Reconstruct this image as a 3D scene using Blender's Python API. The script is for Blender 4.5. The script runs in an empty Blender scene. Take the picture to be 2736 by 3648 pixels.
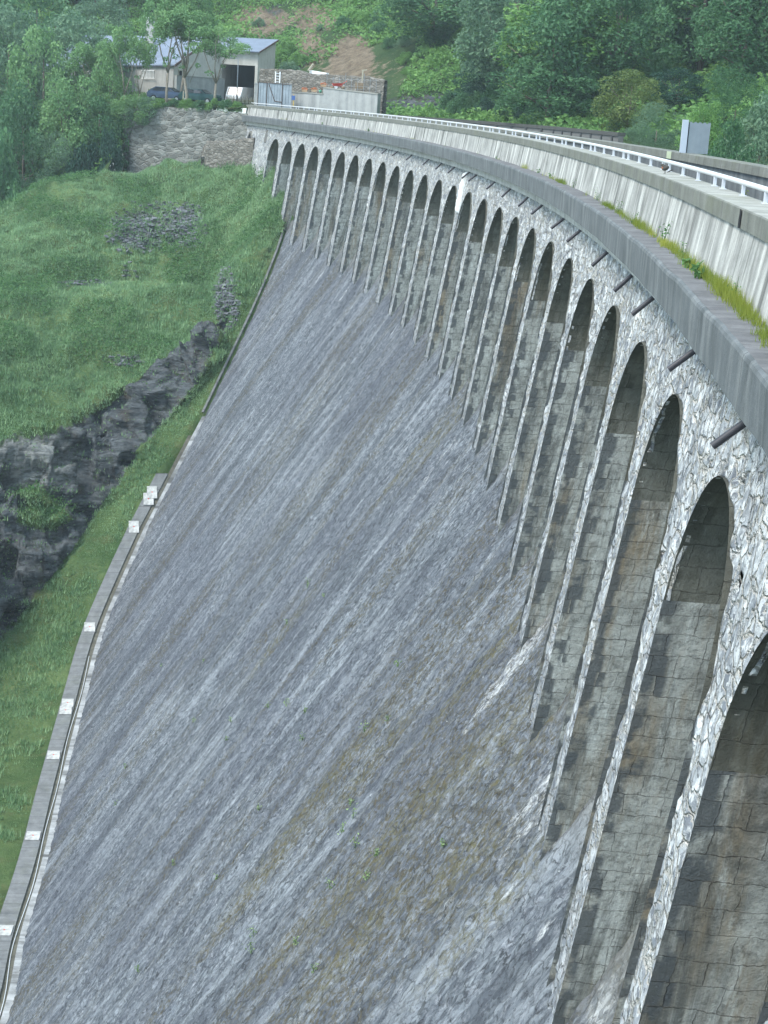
import bpy, math, random
import numpy as np
from mathutils import Matrix, Vector

# ------------------------------------------------------------------ camera, world, sun
SC = bpy.context.scene
C = SC.collection
F, PITCH, ROLL, YAW, EYE = 5757.45, 0.247569, 0.062040, 1.691491, 1.973
RHO = 351.9555            # distance from the centre of the dam's arc to the camera
PW, PH = 2736.0, 3648.0
cy, sy, cp, sp = math.cos(YAW), math.sin(YAW), math.cos(PITCH), math.sin(PITCH)
FWD = np.array([cy*cp, sy*cp, -sp])
R0 = np.array([sy, -cy, 0.0]); U0 = np.cross(R0, FWD)
RGT = math.cos(ROLL)*R0 + math.sin(ROLL)*U0
UPV = -math.sin(ROLL)*R0 + math.cos(ROLL)*U0
EYEP = np.array([0, 0, EYE])

cam_data = bpy.data.cameras.new('camera')
cam = bpy.data.objects.new('camera', cam_data); C.objects.link(cam)
cam.matrix_world = Matrix(((RGT[0], UPV[0], -FWD[0], 0), (RGT[1], UPV[1], -FWD[1], 0),
                           (RGT[2], UPV[2], -FWD[2], EYE), (0, 0, 0, 1)))
cam_data.sensor_fit = 'VERTICAL'; cam_data.sensor_height = 36.0; cam_data.sensor_width = 27.0
cam_data.lens = F/PH*36.0
cam_data.clip_start = 0.1; cam_data.clip_end = 3000
SC.camera = cam

SUN_DIR = Vector((-0.50, -0.34, 0.80)).normalized()       # towards the sun
SUN_EL = math.asin(SUN_DIR.z); SUN_AZ = math.atan2(SUN_DIR.x, SUN_DIR.y)
world = bpy.data.worlds.new('World'); SC.world = world; world.use_nodes = True
wn = world.node_tree.nodes; wl = world.node_tree.links
bg = wn['Background']; sky = wn.new('ShaderNodeTexSky'); sky.sky_type = 'NISHITA'
sky.sun_disc = False; sky.sun_elevation = SUN_EL; sky.sun_rotation = SUN_AZ
sky.air_density = 1.0; sky.dust_density = 1.0; sky.ozone_density = 3.0
cloud = wn.new('ShaderNodeMix'); cloud.data_type = 'RGBA'; cloud.inputs[0].default_value = 0.55
cloud.inputs[7].default_value = (3.8, 4.95, 5.1, 1)                # a thin even overcast laid over the blue
wl.new(sky.outputs[0], cloud.inputs[6]); wl.new(cloud.outputs[2], bg.inputs[0]); bg.inputs[1].default_value = 0.14
sun_l = bpy.data.lights.new('sun', 'SUN'); sun_l.energy = 1.35; sun_l.angle = math.radians(20)
sun_l.color = (1.0, 0.93, 0.83)
sun = bpy.data.objects.new('sun', sun_l); C.objects.link(sun)
sun.rotation_euler = SUN_DIR.to_track_quat('Z', 'Y').to_euler()
SC.view_settings.view_transform = 'Standard'; SC.view_settings.look = 'None'
SC.view_settings.exposure = 1.65; SC.view_settings.gamma = 1.0

HAZE = 0.00038
rng = np.random.default_rng(11); random.seed(11)
K = 2736/1659.0
# ------------------------------------------------------------------ geometry helpers
def ray(x, y): return FWD + (x-PW/2)/F*RGT - (y-PH/2)/F*UPV
def at(xd, yd, t): return EYEP + t*ray(xd*K, yd*K)                  # display pixel + distance -> point
def at_z(xd, yd, z):
    D = ray(xd*K, yd*K); return EYEP + (z-EYE)/D[2]*D
def proj(P):
    v = np.asarray(P, float)-EYEP; z = v@FWD
    return np.stack([(PW/2+F*(v@RGT)/z)/K, (PH/2-F*(v@UPV)/z)/K, z], -1)
def W(a, r, z):
    a, r, z = np.broadcast_arrays(np.asarray(a, float), np.asarray(r, float), np.asarray(z, float))
    return np.stack([r*np.cos(a)-RHO, r*np.sin(a), z], -1)
def theta_x(x, r, z):                                              # angle on the arc seen at picture column x
    lo, hi = 0.03, 0.47
    for _ in range(50):
        m = (lo+hi)/2
        if proj(W(m, r, z))[0]*K > x: lo = m
        else: hi = m
    return (lo+hi)/2

def _hash(ix, iy, s):
    h = (ix.astype(np.int64)*374761393 + iy.astype(np.int64)*668265263 + s*2147483647) & 0xffffffff
    h = ((h ^ (h >> 13))*1274126177) & 0xffffffff
    return ((h ^ (h >> 16)) & 0xffffff)/float(0xffffff)
def vnoise(x, y, s=0):
    x = np.asarray(x, float); y = np.asarray(y, float)
    ix = np.floor(x); iy = np.floor(y); fx = x-ix; fy = y-iy
    fx = fx*fx*(3-2*fx); fy = fy*fy*(3-2*fy)
    a = _hash(ix, iy, s); b = _hash(ix+1, iy, s); c = _hash(ix, iy+1, s); d = _hash(ix+1, iy+1, s)
    return (a*(1-fx)+b*fx)*(1-fy)+(c*(1-fx)+d*fx)*fy
def fbm(x, y, s=0, o=4):
    v = 0; a = 0.5; t = 0
    for i in range(o):
        v = v+a*vnoise(x*2**i, y*2**i, s+i); t += a; a *= 0.55
    return v/t-0.5
def cells(x, y, s=0):                                               # value of the nearest cell + distance to its border
    ix = np.floor(x); iy = np.floor(y); d1 = np.full(np.shape(x), 9.0); d2 = d1.copy(); val = np.zeros(np.shape(x))
    for dx in (-1, 0, 1):
        for dy in (-1, 0, 1):
            jx = ix+dx; jy = iy+dy
            px = jx+_hash(jx, jy, s); py = jy+_hash(jx, jy, s+7)
            d = np.hypot(x-px, y-py); v = _hash(jx, jy, s+13)
            closer = d < d1
            d2 = np.where(closer, d1, np.minimum(d2, d)); val = np.where(closer, v, val); d1 = np.where(closer, d, d1)
    return val, d2-d1

def prop(o, label=None, cat=None, group=None, kind=None):
    if label: o['label'] = label
    if cat: o['category'] = cat
    if group: o['group'] = group
    if kind: o['kind'] = kind
    return o
def mesh(name, V, Fc, mat, UV=None, attrs=None, smooth=True):
    V = np.asarray(V, np.float32).reshape(-1, 3); Fc = np.asarray(Fc, np.int32)
    me = bpy.data.meshes.new(name); n = Fc.shape[1]
    me.vertices.add(len(V)); me.vertices.foreach_set('co', V.ravel())
    me.loops.add(Fc.size); me.loops.foreach_set('vertex_index', Fc.ravel())
    me.polygons.add(len(Fc)); me.polygons.foreach_set('loop_start', np.arange(0, Fc.size, n, dtype=np.int32))
    me.polygons.foreach_set('loop_total', np.full(len(Fc), n, np.int32))
    me.polygons.foreach_set('use_smooth', np.full(len(Fc), smooth))
    me.update(calc_edges=True)
    if UV is not None:
        l = me.uv_layers.new(name='UVMap'); UV = np.asarray(UV, np.float32)
        l.data.foreach_set('uv', UV[Fc.ravel()].ravel())
    for k, a in (attrs or {}).items():
        at_ = me.attributes.new(k, 'FLOAT', 'POINT'); at_.data.foreach_set('value', np.asarray(a, np.float32).ravel())
    me.materials.append(mat)
    return me
def link(name, me, parent=None):
    o = bpy.data.objects.new(name, me); C.objects.link(o)
    if parent: o.parent = parent
    return o
def empty(name, loc, rz=0.0, **kw):
    o = bpy.data.objects.new(name, None); C.objects.link(o); o.location = tuple(map(float, loc)); o.rotation_euler = (0, 0, rz)
    o.empty_display_size = 0.3
    return prop(o, **kw)
def grid_faces(nu, nv):
    i = np.arange(nu-1)[:, None]; j = np.arange(nv-1)[None, :]
    a = (i*nv+j).ravel(); return np.stack([a, a+nv, a+nv+1, a+1], 1)

class MB:                                                           # collects simple solids into one mesh
    def __init__(s): s.v = []; s.f = []; s.uv = []
    def add(s, V, Fs, uv=None):
        b = len(s.v); s.v += [tuple(map(float, p)) for p in V]
        s.f += [tuple(i+b for i in f) for f in Fs]
    def box(s, c, size, rz=0.0, rx=0.0, ry=0.0):
        M = Matrix.Translation(Vector([float(q) for q in c])) @ Matrix.Rotation(rz, 4, 'Z') @ Matrix.Rotation(ry, 4, 'Y') @ Matrix.Rotation(rx, 4, 'X')
        hx, hy, hz = size[0]/2, size[1]/2, size[2]/2
        V = [M @ Vector((x, y, z)) for x in (-hx, hx) for y in (-hy, hy) for z in (-hz, hz)]
        s.add(V, [(0, 1, 3, 2), (4, 6, 7, 5), (0, 4, 5, 1), (2, 3, 7, 6), (0, 2, 6, 4), (1, 5, 7, 3)])
    def prism(s, base, top):                                        # two equal loops of points
        n = len(base); s.add(list(base)+list(top), [tuple(range(n-1, -1, -1)), tuple(range(n, 2*n))]+[(i, (i+1) % n, n+(i+1) % n, n+i) for i in range(n)])
    def tube(s, pts, rad, n=8, cap=True):
        pts = [Vector([float(q) for q in p]) for p in pts]; V = []; Fs = []
        if not hasattr(rad, '__len__'): rad = [rad]*len(pts)
        ref = None
        for i, p in enumerate(pts):
            d = (pts[min(i+1, len(pts)-1)]-pts[max(i-1, 0)]).normalized()
            if ref is None: ref = d.orthogonal().normalized()
            ref = (ref-d*ref.dot(d)).normalized(); b = d.cross(ref)
            for k in range(n):
                a = 2*math.pi*k/n; V.append(p+(ref*math.cos(a)+b*math.sin(a))*rad[i])
        for i in range(len(pts)-1):
            for k in range(n):
                Fs.append((i*n+k, i*n+(k+1) % n, (i+1)*n+(k+1) % n, (i+1)*n+k))
        if cap: Fs += [tuple(range(n-1, -1, -1)), tuple(range((len(pts)-1)*n, len(pts)*n))]
        s.add(V, Fs)
    def build(s, name, mat, parent=None, smooth=False, bevel=0.0):
        me = bpy.data.meshes.new(name); me.from_pydata(s.v, [], s.f); me.update()
        me.materials.append(mat)
        if smooth: me.polygons.foreach_set('use_smooth', [True]*len(me.polygons))
        o = link(name, me, parent)
        if bevel:
            m = o.modifiers.new('bevel', 'BEVEL'); m.width = bevel; m.segments = 2; m.limit_method = 'ANGLE'
        return o

# ------------------------------------------------------------------ materials
class NT:
    def __init__(s, name, rough=0.85, spec=0.25):
        s.m = bpy.data.materials.new(name); s.m.use_nodes = True; s.t = s.m.node_tree; s.n = s.t.nodes; s.b = s.n['Principled BSDF']
        s.b.inputs['Roughness'].default_value = rough; s.b.inputs['Specular IOR Level'].default_value = spec
    def new(s, t, **kw):
        x = s.n.new(t)
        for k, v in kw.items(): setattr(x, k, v)
        return x
    def set(s, sock, v):
        if isinstance(v, bpy.types.NodeSocket): s.t.links.new(v, sock)
        else: sock.default_value = v
    def uv(s, sx=1, sy=1, kind='UV', rnd=0.0, sz=1):
        c = s.new('ShaderNodeTexCoord'); v = s.new('ShaderNodeMapping'); s.t.links.new(c.outputs[kind], v.inputs[0])
        v.inputs['Scale'].default_value = (sx, sy, sz)
        if rnd:
            oi = s.new('ShaderNodeObjectInfo'); mu = s.new('ShaderNodeMath', operation='MULTIPLY'); mu.inputs[1].default_value = rnd
            s.t.links.new(oi.outputs['Random'], mu.inputs[0]); cx = s.new('ShaderNodeCombineXYZ')
            s.t.links.new(mu.outputs[0], cx.inputs[0]); s.t.links.new(mu.outputs[0], cx.inputs[1]); s.t.links.new(cx.outputs[0], v.inputs['Location'])
        return v.outputs[0]
    def noise(s, vec, scale, detail=4, rough=0.6, dist=0.0, out=0):
        x = s.new('ShaderNodeTexNoise'); s.set(x.inputs['Vector'], vec); x.inputs['Scale'].default_value = scale
        x.inputs['Detail'].default_value = detail; x.inputs['Roughness'].default_value = rough; x.inputs['Distortion'].default_value = dist
        return x.outputs[out]
    def voro(s, vec, scale, feat='F1', out='Distance', rand=1.0):
        x = s.new('ShaderNodeTexVoronoi', feature=feat); s.set(x.inputs['Vector'], vec); x.inputs['Scale'].default_value = scale
        x.inputs['Randomness'].default_value = rand; return x.outputs[out]
    def ramp(s, v, a, b, lo=0.0, hi=1.0):
        x = s.new('ShaderNodeMapRange'); x.clamp = True; s.set(x.inputs[0], v)
        for i, q in enumerate((a, b, lo, hi)): x.inputs[i+1].default_value = q
        return x.outputs[0]
    def math(s, op, a, b=0.0):
        x = s.new('ShaderNodeMath', operation=op); s.set(x.inputs[0], a); s.set(x.inputs[1], b); return x.outputs[0]
    def mix(s, f, a, b, mode='MIX'):
        x = s.new('ShaderNodeMix', data_type='RGBA', blend_type=mode); s.set(x.inputs[0], f)
        for i, q in ((6, a), (7, b)):
            if isinstance(q, tuple): x.inputs[i].default_value = (*q, 1)
            else: s.set(x.inputs[i], q)
        return x.outputs[2]
    def bump(s, h, strength=0.5, dist=0.1, normal=None):
        x = s.new('ShaderNodeBump'); x.inputs['Strength'].default_value = strength; x.inputs['Distance'].default_value = dist
        s.set(x.inputs['Height'], h)
        if normal is not None: s.set(x.inputs['Normal'], normal)
        return x.outputs[0]
    def attr(s, name):
        x = s.new('ShaderNodeAttribute', attribute_name=name); return x.outputs['Fac']
    def col(s, c): s.set(s.b.inputs['Base Color'], c if not isinstance(c, tuple) else (*c, 1))
    def nrm(s, n): s.set(s.b.inputs['Normal'], n)

def simple(name, col, rough=0.7, metal=0.0, var=0.15, scale=3.0, spec=0.3):
    t = NT(name, rough, spec); t.b.inputs['Metallic'].default_value = metal
    n = t.noise(t.uv(kind='Object'), scale, 5)
    d = tuple(c*(1-var) for c in col); l = tuple(min(1, c*(1+var)) for c in col)
    t.col(t.mix(t.ramp(n, 0.3, 0.7), d, l)); return t.m

def wobbled(t, sx, sy, amt, nscale=1.5):
    v = t.uv(sx, sy); nn = t.noise(t.uv(1, 1), nscale, 5, 0.65, out=1)
    sub = t.new('ShaderNodeVectorMath', operation='SUBTRACT'); t.t.links.new(nn, sub.inputs[0]); sub.inputs[1].default_value = (.5, .5, .5)
    sc = t.new('ShaderNodeVectorMath', operation='SCALE'); sc.inputs['Scale'].default_value = amt; t.t.links.new(sub.outputs[0], sc.inputs[0])
    ad = t.new('ShaderNodeVectorMath', operation='ADD'); t.t.links.new(v, ad.inputs[0]); t.t.links.new(sc.outputs[0], ad.inputs[1]); return ad.outputs[0]
def rgb(t, c):
    s = t.new('ShaderNodeSeparateColor'); t.t.links.new(c, s.inputs[0]); return s.outputs
def m_spillway():
    t = NT('spillway_masonry', 0.9, 0.2)
    v = t.uv(1, 1); vl = t.uv(1, 0.16); vw = wobbled(t, 3.0, 2.6, 1.1, 2.4); vf = wobbled(t, 8.5, 7.0, 2.0, 5)
    e1 = t.voro(vw, 1.0, 'DISTANCE_TO_EDGE'); c1 = rgb(t, t.voro(vw, 1.0, 'F1', 'Color')); e2 = t.voro(vf, 1.0, 'DISTANCE_TO_EDGE'); c2 = rgb(t, t.voro(vf, 1.0, 'F1', 'Color'))
    base = t.mix(c1[0], (0.075, 0.085, 0.10), (0.20, 0.222, 0.25))
    base = t.mix(t.ramp(c2[0], 0.55, 0.8, 0, 0.6), base, (0.285, 0.31, 0.335))
    base = t.mix(t.ramp(c2[1], 0.55, 0.85, 0, 0.75), base, (0.045, 0.05, 0.06))
    base = t.mix(t.ramp(t.noise(v, 1.3, 9, 0.78), 0.42, 0.60, 0, 0.65), base, (0.10, 0.11, 0.135))
    base = t.mix(t.ramp(t.noise(v, 2.6, 9, 0.8), 0.53, 0.63, 0, 0.7), base, (0.37, 0.385, 0.415))
    base = t.mix(t.ramp(t.noise(vl, 0.38, 7, 0.7), 0.47, 0.60, 0, 0.62), base, (0.055, 0.062, 0.075))
    base = t.mix(t.ramp(t.noise(vl, 0.8, 8, 0.75, .2), 0.51, 0.64, 0, 0.65), base, (0.335, 0.36, 0.39))
    base = t.mix(t.ramp(t.noise(v, 0.10, 4, 0.6), 0.42, 0.60, 0, 0.35), base, (0.075, 0.08, 0.105))
    br = t.math('MULTIPLY', t.ramp(t.noise(vl, 0.30, 4, 0.6, 0.3), 0.50, 0.60), t.ramp(t.noise(v, 5.0, 8, 0.8), 0.48, 0.55))
    base = t.mix(t.math('MULTIPLY', br, 0.8), base, (0.085, 0.072, 0.042))
    gr = t.math('MULTIPLY', t.ramp(t.attr('moss'), 0.1, 0.7), t.ramp(t.noise(v, 4.0, 8, 0.8), 0.47, 0.54))
    base = t.mix(t.math('MULTIPLY', gr, 0.62), base, t.mix(t.noise(v, 1.5, 3), (0.11, 0.075, 0.035), (0.115, 0.12, 0.045)))
    base = t.mix(t.ramp(t.noise(v, 3.3, 5, 0.78), 0.655, 0.70, 0, 0.8), base, (0.50, 0.52, 0.54))
    lime = t.math('MULTIPLY', t.ramp(t.math('ADD', t.math('MULTIPLY', t.attr('lime'), 0.26), t.noise(t.uv(2.2, 1.1), 2.6, 9, 0.85)), 0.66, 0.80), t.ramp(c2[0], 0.1, .7, .35, 1))
    base = t.mix(t.math('MULTIPLY', lime, 0.8), base, (0.60, 0.61, 0.62))
    jt = t.math('MULTIPLY', t.ramp(e1, 0.0, 0.06, 1, 0), t.ramp(t.noise(v, 1.1, 5, .75), .44, .60))
    base = t.mix(t.math('MULTIPLY', jt, 0.85), base, (0.022, 0.024, 0.026))
    base = t.mix(t.ramp(t.noise(v, 9, 6, 0.8), 0.55, 0.63, 0, 0.8), base, (0.03, 0.032, 0.036))
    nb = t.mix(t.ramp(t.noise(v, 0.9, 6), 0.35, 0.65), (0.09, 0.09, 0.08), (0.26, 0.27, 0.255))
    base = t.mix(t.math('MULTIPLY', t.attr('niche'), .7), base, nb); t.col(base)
    h = t.math('ADD', t.ramp(e1, 0.0, 0.12, 0, .6), t.math('MULTIPLY', c1[1], 0.6)); h = t.math('ADD', h, t.math('MULTIPLY', c2[2], 0.6)); h = t.math('ADD', h, t.math('MULTIPLY', t.noise(v, 3, 8, .78), 1.2))
    t.nrm(t.bump(h, 0.8, 0.06)); return t.m

def m_arcade():
    t = NT('arcade_masonry', 0.9, 0.2)
    v = t.uv(1, 1); vw = wobbled(t, 3.3, 4.1, 1.1, 2.4); vf = wobbled(t, 10.0, 9.0, 2.2, 5)
    e1 = t.voro(vw, 1.0, 'DISTANCE_TO_EDGE'); c1 = rgb(t, t.voro(vw, 1.0, 'F1', 'Color')); e2 = t.voro(vf, 1.0, 'DISTANCE_TO_EDGE'); c2 = rgb(t, t.voro(vf, 1.0, 'F1', 'Color'))
    base = t.mix(c1[0], (0.20, 0.22, 0.25), (0.50, 0.52, 0.54))
    base = t.mix(t.ramp(c2[0], 0.6, 0.8, 0, 0.7), base, (0.70, 0.71, 0.715))
    base = t.mix(t.ramp(c2[1], 0.65, 0.85, 0, 0.75), base, (0.10, 0.11, 0.13))
    base = t.mix(t.ramp(t.noise(v, 2.2, 9, 0.8), 0.50, 0.60, 0, 0.7), base, (0.20, 0.215, 0.245))
    base = t.mix(t.ramp(t.noise(v, 1.6, 9, 0.8, .2), 0.52, 0.60, 0, 0.8), base, (0.80, 0.81, 0.815))
    mort = t.math('MULTIPLY', t.ramp(e1, 0.05, 0.11, 1, 0), t.ramp(t.noise(v, 0.9, 4), .38, .55, .15, 1))
    base = t.mix(t.math('MULTIPLY', mort, 0.85), base, t.mix(t.noise(v, 2, 4), (0.50, 0.46, 0.38), (0.78, 0.78, 0.76)))
    jt = t.math('MULTIPLY', t.ramp(e1, 0.0, 0.035, 1, 0), t.ramp(t.noise(v, 1.5, 4, .7), .46, .58))
    base = t.mix(t.math('MULTIPLY', jt, 0.7), base, (0.035, 0.035, 0.035))
    base = t.mix(t.ramp(t.noise(v, 8, 6, 0.8), 0.56, 0.63, 0, 0.85), base, (0.05, 0.053, 0.06))
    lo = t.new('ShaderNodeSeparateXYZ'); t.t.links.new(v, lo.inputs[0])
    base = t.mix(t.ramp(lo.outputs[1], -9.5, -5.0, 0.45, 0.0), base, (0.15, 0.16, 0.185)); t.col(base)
    h = t.math('ADD', t.ramp(e1, 0.0, 0.09, 0, 1.2), t.math('MULTIPLY', c1[1], 0.9)); h = t.math('ADD', h, t.math('MULTIPLY', c2[2], 0.8))
    h = t.math('ADD', h, t.math('MULTIPLY', t.noise(v, 6, 6, 0.75), 0.8))
    t.nrm(t.bump(h, 0.9, 0.08)); return t.m

def m_niche():
    t = NT('niche_ashlar', 0.85, 0.25)
    v = t.uv(1, 1, rnd=37.0); vo = t.uv(1, 1); vb = wobbled(t, 1, 1, 0.16, 2.2)
    oi = t.new('ShaderNodeObjectInfo'); mu = t.math('MULTIPLY', oi.outputs['Random'], 31.0); cx = t.new('ShaderNodeCombineXYZ'); t.t.links.new(mu, cx.inputs[0]); t.t.links.new(mu, cx.inputs[1])
    ad = t.new('ShaderNodeVectorMath', operation='ADD'); t.t.links.new(vb, ad.inputs[0]); t.t.links.new(cx.outputs[0], ad.inputs[1])
    br = t.new('ShaderNodeTexBrick'); t.set(br.inputs['Vector'], ad.outputs[0]); br.offset = 0.37; br.squash = 0.6; br.squash_frequency = 3
    br.inputs['Scale'].default_value = 1.0; br.inputs['Brick Width'].default_value = 0.50; br.inputs['Row Height'].default_value = 0.27
    br.inputs['Mortar Size'].default_value = 0.006; br.inputs['Mortar Smooth'].default_value = 0.8; br.inputs['Bias'].default_value = 0.0
    br.inputs['Color1'].default_value = (0.0, 0.0, 0.0, 1); br.inputs['Color2'].default_value = (1, 1, 1, 1); br.inputs['Mortar'].default_value = (0.5, 0.5, 0.5, 1)
    bc = rgb(t, br.outputs[0])[0]
    base = t.mix(t.ramp(t.noise(v, 1.3, 9, .75), 0.38, 0.62), (0.25, 0.265, 0.25), (0.50, 0.53, 0.515))
    base = t.mix(t.math('MULTIPLY', bc, 0.22), base, (0.44, 0.47, 0.46))
    vr = t.uv(1, 0.20, rnd=53.0); vr2 = t.uv(1, 0.14, rnd=19.0)
    base = t.mix(t.ramp(t.noise(vr2, 0.8, 6, 0.7), 0.50, 0.62, 0, 0.7), base, (0.24, 0.18, 0.10))
    base = t.mix(t.ramp(t.noise(vr, 2.4, 8, 0.75, 0.3), 0.53, 0.64, 0, 0.75), base, (0.62, 0.67, 0.665))
    base = t.mix(t.ramp(t.noise(vr, 1.5, 8, 0.75, 0.7), 0.49, 0.62, 0, 0.75), base, (0.075, 0.085, 0.085))
    qn = t.new('ShaderNodeSeparateXYZ'); t.t.links.new(vo, qn.inputs[0])
    jag = t.math('ADD', qn.outputs[0], t.math('MULTIPLY', bc, -0.22))
    q = t.math('MULTIPLY', t.ramp(jag, 0.07, 0.12, 1, 0), t.ramp(t.noise(v, 1.6, 5), 0.42, 0.50))
    base = t.mix(t.math('MULTIPLY', q, 0.85), base, t.mix(t.noise(v, 7, 7, .75), (0.03, 0.035, 0.045), (0.14, 0.165, 0.18)))
    base = t.mix(t.ramp(t.noise(v, 7, 8, 0.8), 0.50, 0.64, 0, 0.65), base, (0.075, 0.08, 0.075))
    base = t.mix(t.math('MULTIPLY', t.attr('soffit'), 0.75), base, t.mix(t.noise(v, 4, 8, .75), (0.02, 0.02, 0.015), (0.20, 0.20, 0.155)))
    base = t.mix(t.math('MULTIPLY', br.outputs['Fac'], t.ramp(t.noise(v, 1.1, 4), .42, .6, .1, .7)), base, (0.05, 0.045, 0.04)); t.col(base)
    h = t.math('ADD', t.math('MULTIPLY', br.outputs['Fac'], -0.8), t.math('MULTIPLY', t.noise(v, 5, 9, 0.78), 2.2))
    t.nrm(t.bump(h, 0.9, 0.06)); return t.m

def m_concrete(name, dark, light, streak=(0.8, 0.8, 0.8), sfreq=5.0, samt=0.6, dfreq=3.0, damt=0.5, joint=0.0, kind='UV', gr=0.0):
    t = NT(name, 0.85, 0.25)
    v = t.uv(1, 1, kind); vr = t.uv(1, 0.16, kind) if kind == 'UV' else t.uv(1, 1, kind, sz=0.06)
    base = t.mix(t.ramp(t.noise(v, 1.5, 7, 0.65), 0.3, 0.7), dark, light)
    base = t.mix(t.ramp(t.noise(vr, sfreq, 6, 0.6), 0.47, 0.63, 0, samt), base, streak)
    base = t.mix(t.ramp(t.noise(vr, dfreq, 6, 0.6, 0.5), 0.5, 0.66, 0, damt), base, tuple(c*0.45 for c in dark))
    base = t.mix(t.ramp(t.noise(v, 22, 5, 0.7), 0.45, 0.75, 0, 0.35), base, tuple(c*0.6 for c in dark))
    if gr: base = t.mix(t.ramp(t.noise(v, 0.8, 6, 0.7), 0.5, 0.68, 0, gr), base, (0.13, 0.14, 0.07))
    h = t.noise(v, 18, 6, 0.7)
    if joint:
        br = t.new('ShaderNodeTexBrick'); t.set(br.inputs['Vector'], v); br.offset = 0.0
        br.inputs['Brick Width'].default_value = joint; br.inputs['Row Height'].default_value = 50; br.inputs['Mortar Size'].default_value = 0.012
        br.inputs['Scale'].default_value = 1.0
        base = t.mix(t.math('MULTIPLY', br.outputs['Fac'], 0.75), base, (0.04, 0.04, 0.04)); h = t.math('SUBTRACT', h, t.math('MULTIPLY', br.outputs['Fac'], 1.0))
    t.col(base); t.nrm(t.bump(h, 0.5, 0.02)); return t.m

def m_rubble(name, dark, light, scale=2.2, kind='Object', mortar=(0.3, 0.3, 0.28), stain=0.5):
    t = NT(name, 0.9, 0.2); v = t.uv(1, 1, kind)
    if kind == 'Object':
        v = t.uv(1, 1, kind, sz=1.7)
    edge = t.voro(v, scale, 'DISTANCE_TO_EDGE'); cell = t.voro(v, scale, 'F1', 'Color')
    sep = t.new('ShaderNodeSeparateColor'); t.t.links.new(cell, sep.inputs[0])
    base = t.mix(sep.outputs[0], dark, light)
    base = t.mix(t.ramp(t.noise(v, 1.0, 5), 0.45, 0.7, 0, stain), base, tuple(c*0.5 for c in dark))
    base = t.mix(t.ramp(t.noise(v, 9, 5, 0.7), 0.4, 0.7, 0, 0.4), base, light)
    base = t.mix(t.ramp(edge, 0.0, 0.06, 0.8, 0), base, mortar)
    t.col(base)
    t.nrm(t.bump(t.math('ADD', t.ramp(edge, 0, 0.15), t.noise(v, 8, 5, 0.7)), 0.9, 0.08)); return t.m

def m_ground(name, kind='mound'):
    t = NT(name, 0.95, 0.1); v = t.uv(1, 1, 'Object')
    n1 = t.noise(v, 0.16, 7, 0.65); n2 = t.noise(v, 1.1, 7, 0.7); n3 = t.noise(v, 4.5, 5, 0.75)
    g = t.mix(t.ramp(n1, 0.38, 0.62), (0.075, 0.145, 0.05), (0.20, 0.28, 0.11)) if kind == 'mound' else t.mix(t.ramp(n1, 0.35, 0.65), (0.03, 0.07, 0.03), (0.09, 0.14, 0.05))
    g = t.mix(t.ramp(t.noise(v, 0.42, 6, 0.7), 0.52, 0.66, 0, 0.6), g, (0.20, 0.19, 0.09) if kind == 'mound' else (0.12, 0.10, 0.05))
    g = t.mix(t.ramp(n2, 0.42, 0.68, 0, 0.6), g, (0.055, 0.11, 0.045))
    g = t.mix(t.ramp(n3, 0.52, 0.7, 0, 0.6), g, (0.16, 0.22, 0.10))
    soil = t.mix(t.ramp(n2, 0.35, 0.65), (0.17, 0.125, 0.085), (0.36, 0.29, 0.21))
    soil = t.mix(t.ramp(n3, 0.5, 0.65, 0, 0.7), soil, (0.11, 0.095, 0.08))
    g = t.mix(t.ramp(t.math('ADD', t.attr('soil'), t.math('MULTIPLY', t.math('SUBTRACT', n2, 0.5), 1.2)), 0.42, 0.58), g, soil)
    slate = t.mix(t.ramp(n3, 0.35, 0.65), (0.06, 0.065, 0.075), (0.21, 0.21, 0.22))
    g = t.mix(t.ramp(t.math('ADD', t.attr('slate'), t.math('MULTIPLY', t.math('SUBTRACT', n2, 0.5), 1.6)), 0.42, 0.60, 0, 0.9), g, slate)
    # rock
    mp = t.new('ShaderNodeMapping'); t.t.links.new(v, mp.inputs[0]); mp.inputs['Rotation'].default_value = (0.5, 0.55, 0.2); mp.inputs['Scale'].default_value = (0.5, 0.5, 1.8)
    rv = mp.outputs[0]; re = t.voro(rv, 0.9, 'DISTANCE_TO_EDGE'); rn = t.noise(rv, 1.0, 9, 0.72, 0.3)
    rk = t.mix(t.ramp(rn, 0.36, 0.66), (0.045, 0.053, 0.062), (0.24, 0.26, 0.275))
    rk = t.mix(t.ramp(t.attr('pale'), 0.2, 0.7, 0, 0.8), rk, t.mix(t.ramp(rn, 0.35, 0.6), (0.14, 0.15, 0.15), (0.40, 0.41, 0.40)))
    rk = t.mix(t.ramp(n2, 0.55, 0.68, 0, 0.75), rk, (0.07, 0.10, 0.045))
    rk = t.mix(t.ramp(t.noise(v, 0.5, 5), 0.58, 0.7, 0, 0.5), rk, (0.16, 0.12, 0.085))
    rf = t.ramp(t.math('ADD', t.attr('rock'), t.math('MULTIPLY', t.math('SUBTRACT', n2, 0.5), 0.9)), 0.42, 0.55)
    t.col(t.mix(rf, g, rk))
    hg = t.math('ADD', t.math('MULTIPLY', n3, 1.0), t.noise(v, 14, 4, 0.7))
    hr = t.math('ADD', t.math('MULTIPLY', t.ramp(re, 0, 0.25), 1.0), t.math('MULTIPLY', rn, 5.0))
    hm = t.new('ShaderNodeMix', data_type='FLOAT'); t.set(hm.inputs[0], rf); t.set(hm.inputs[2], hg); t.set(hm.inputs[3], hr)
    t.nrm(t.bump(hm.outputs[0], 0.9, 0.35)); return t.m

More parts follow.
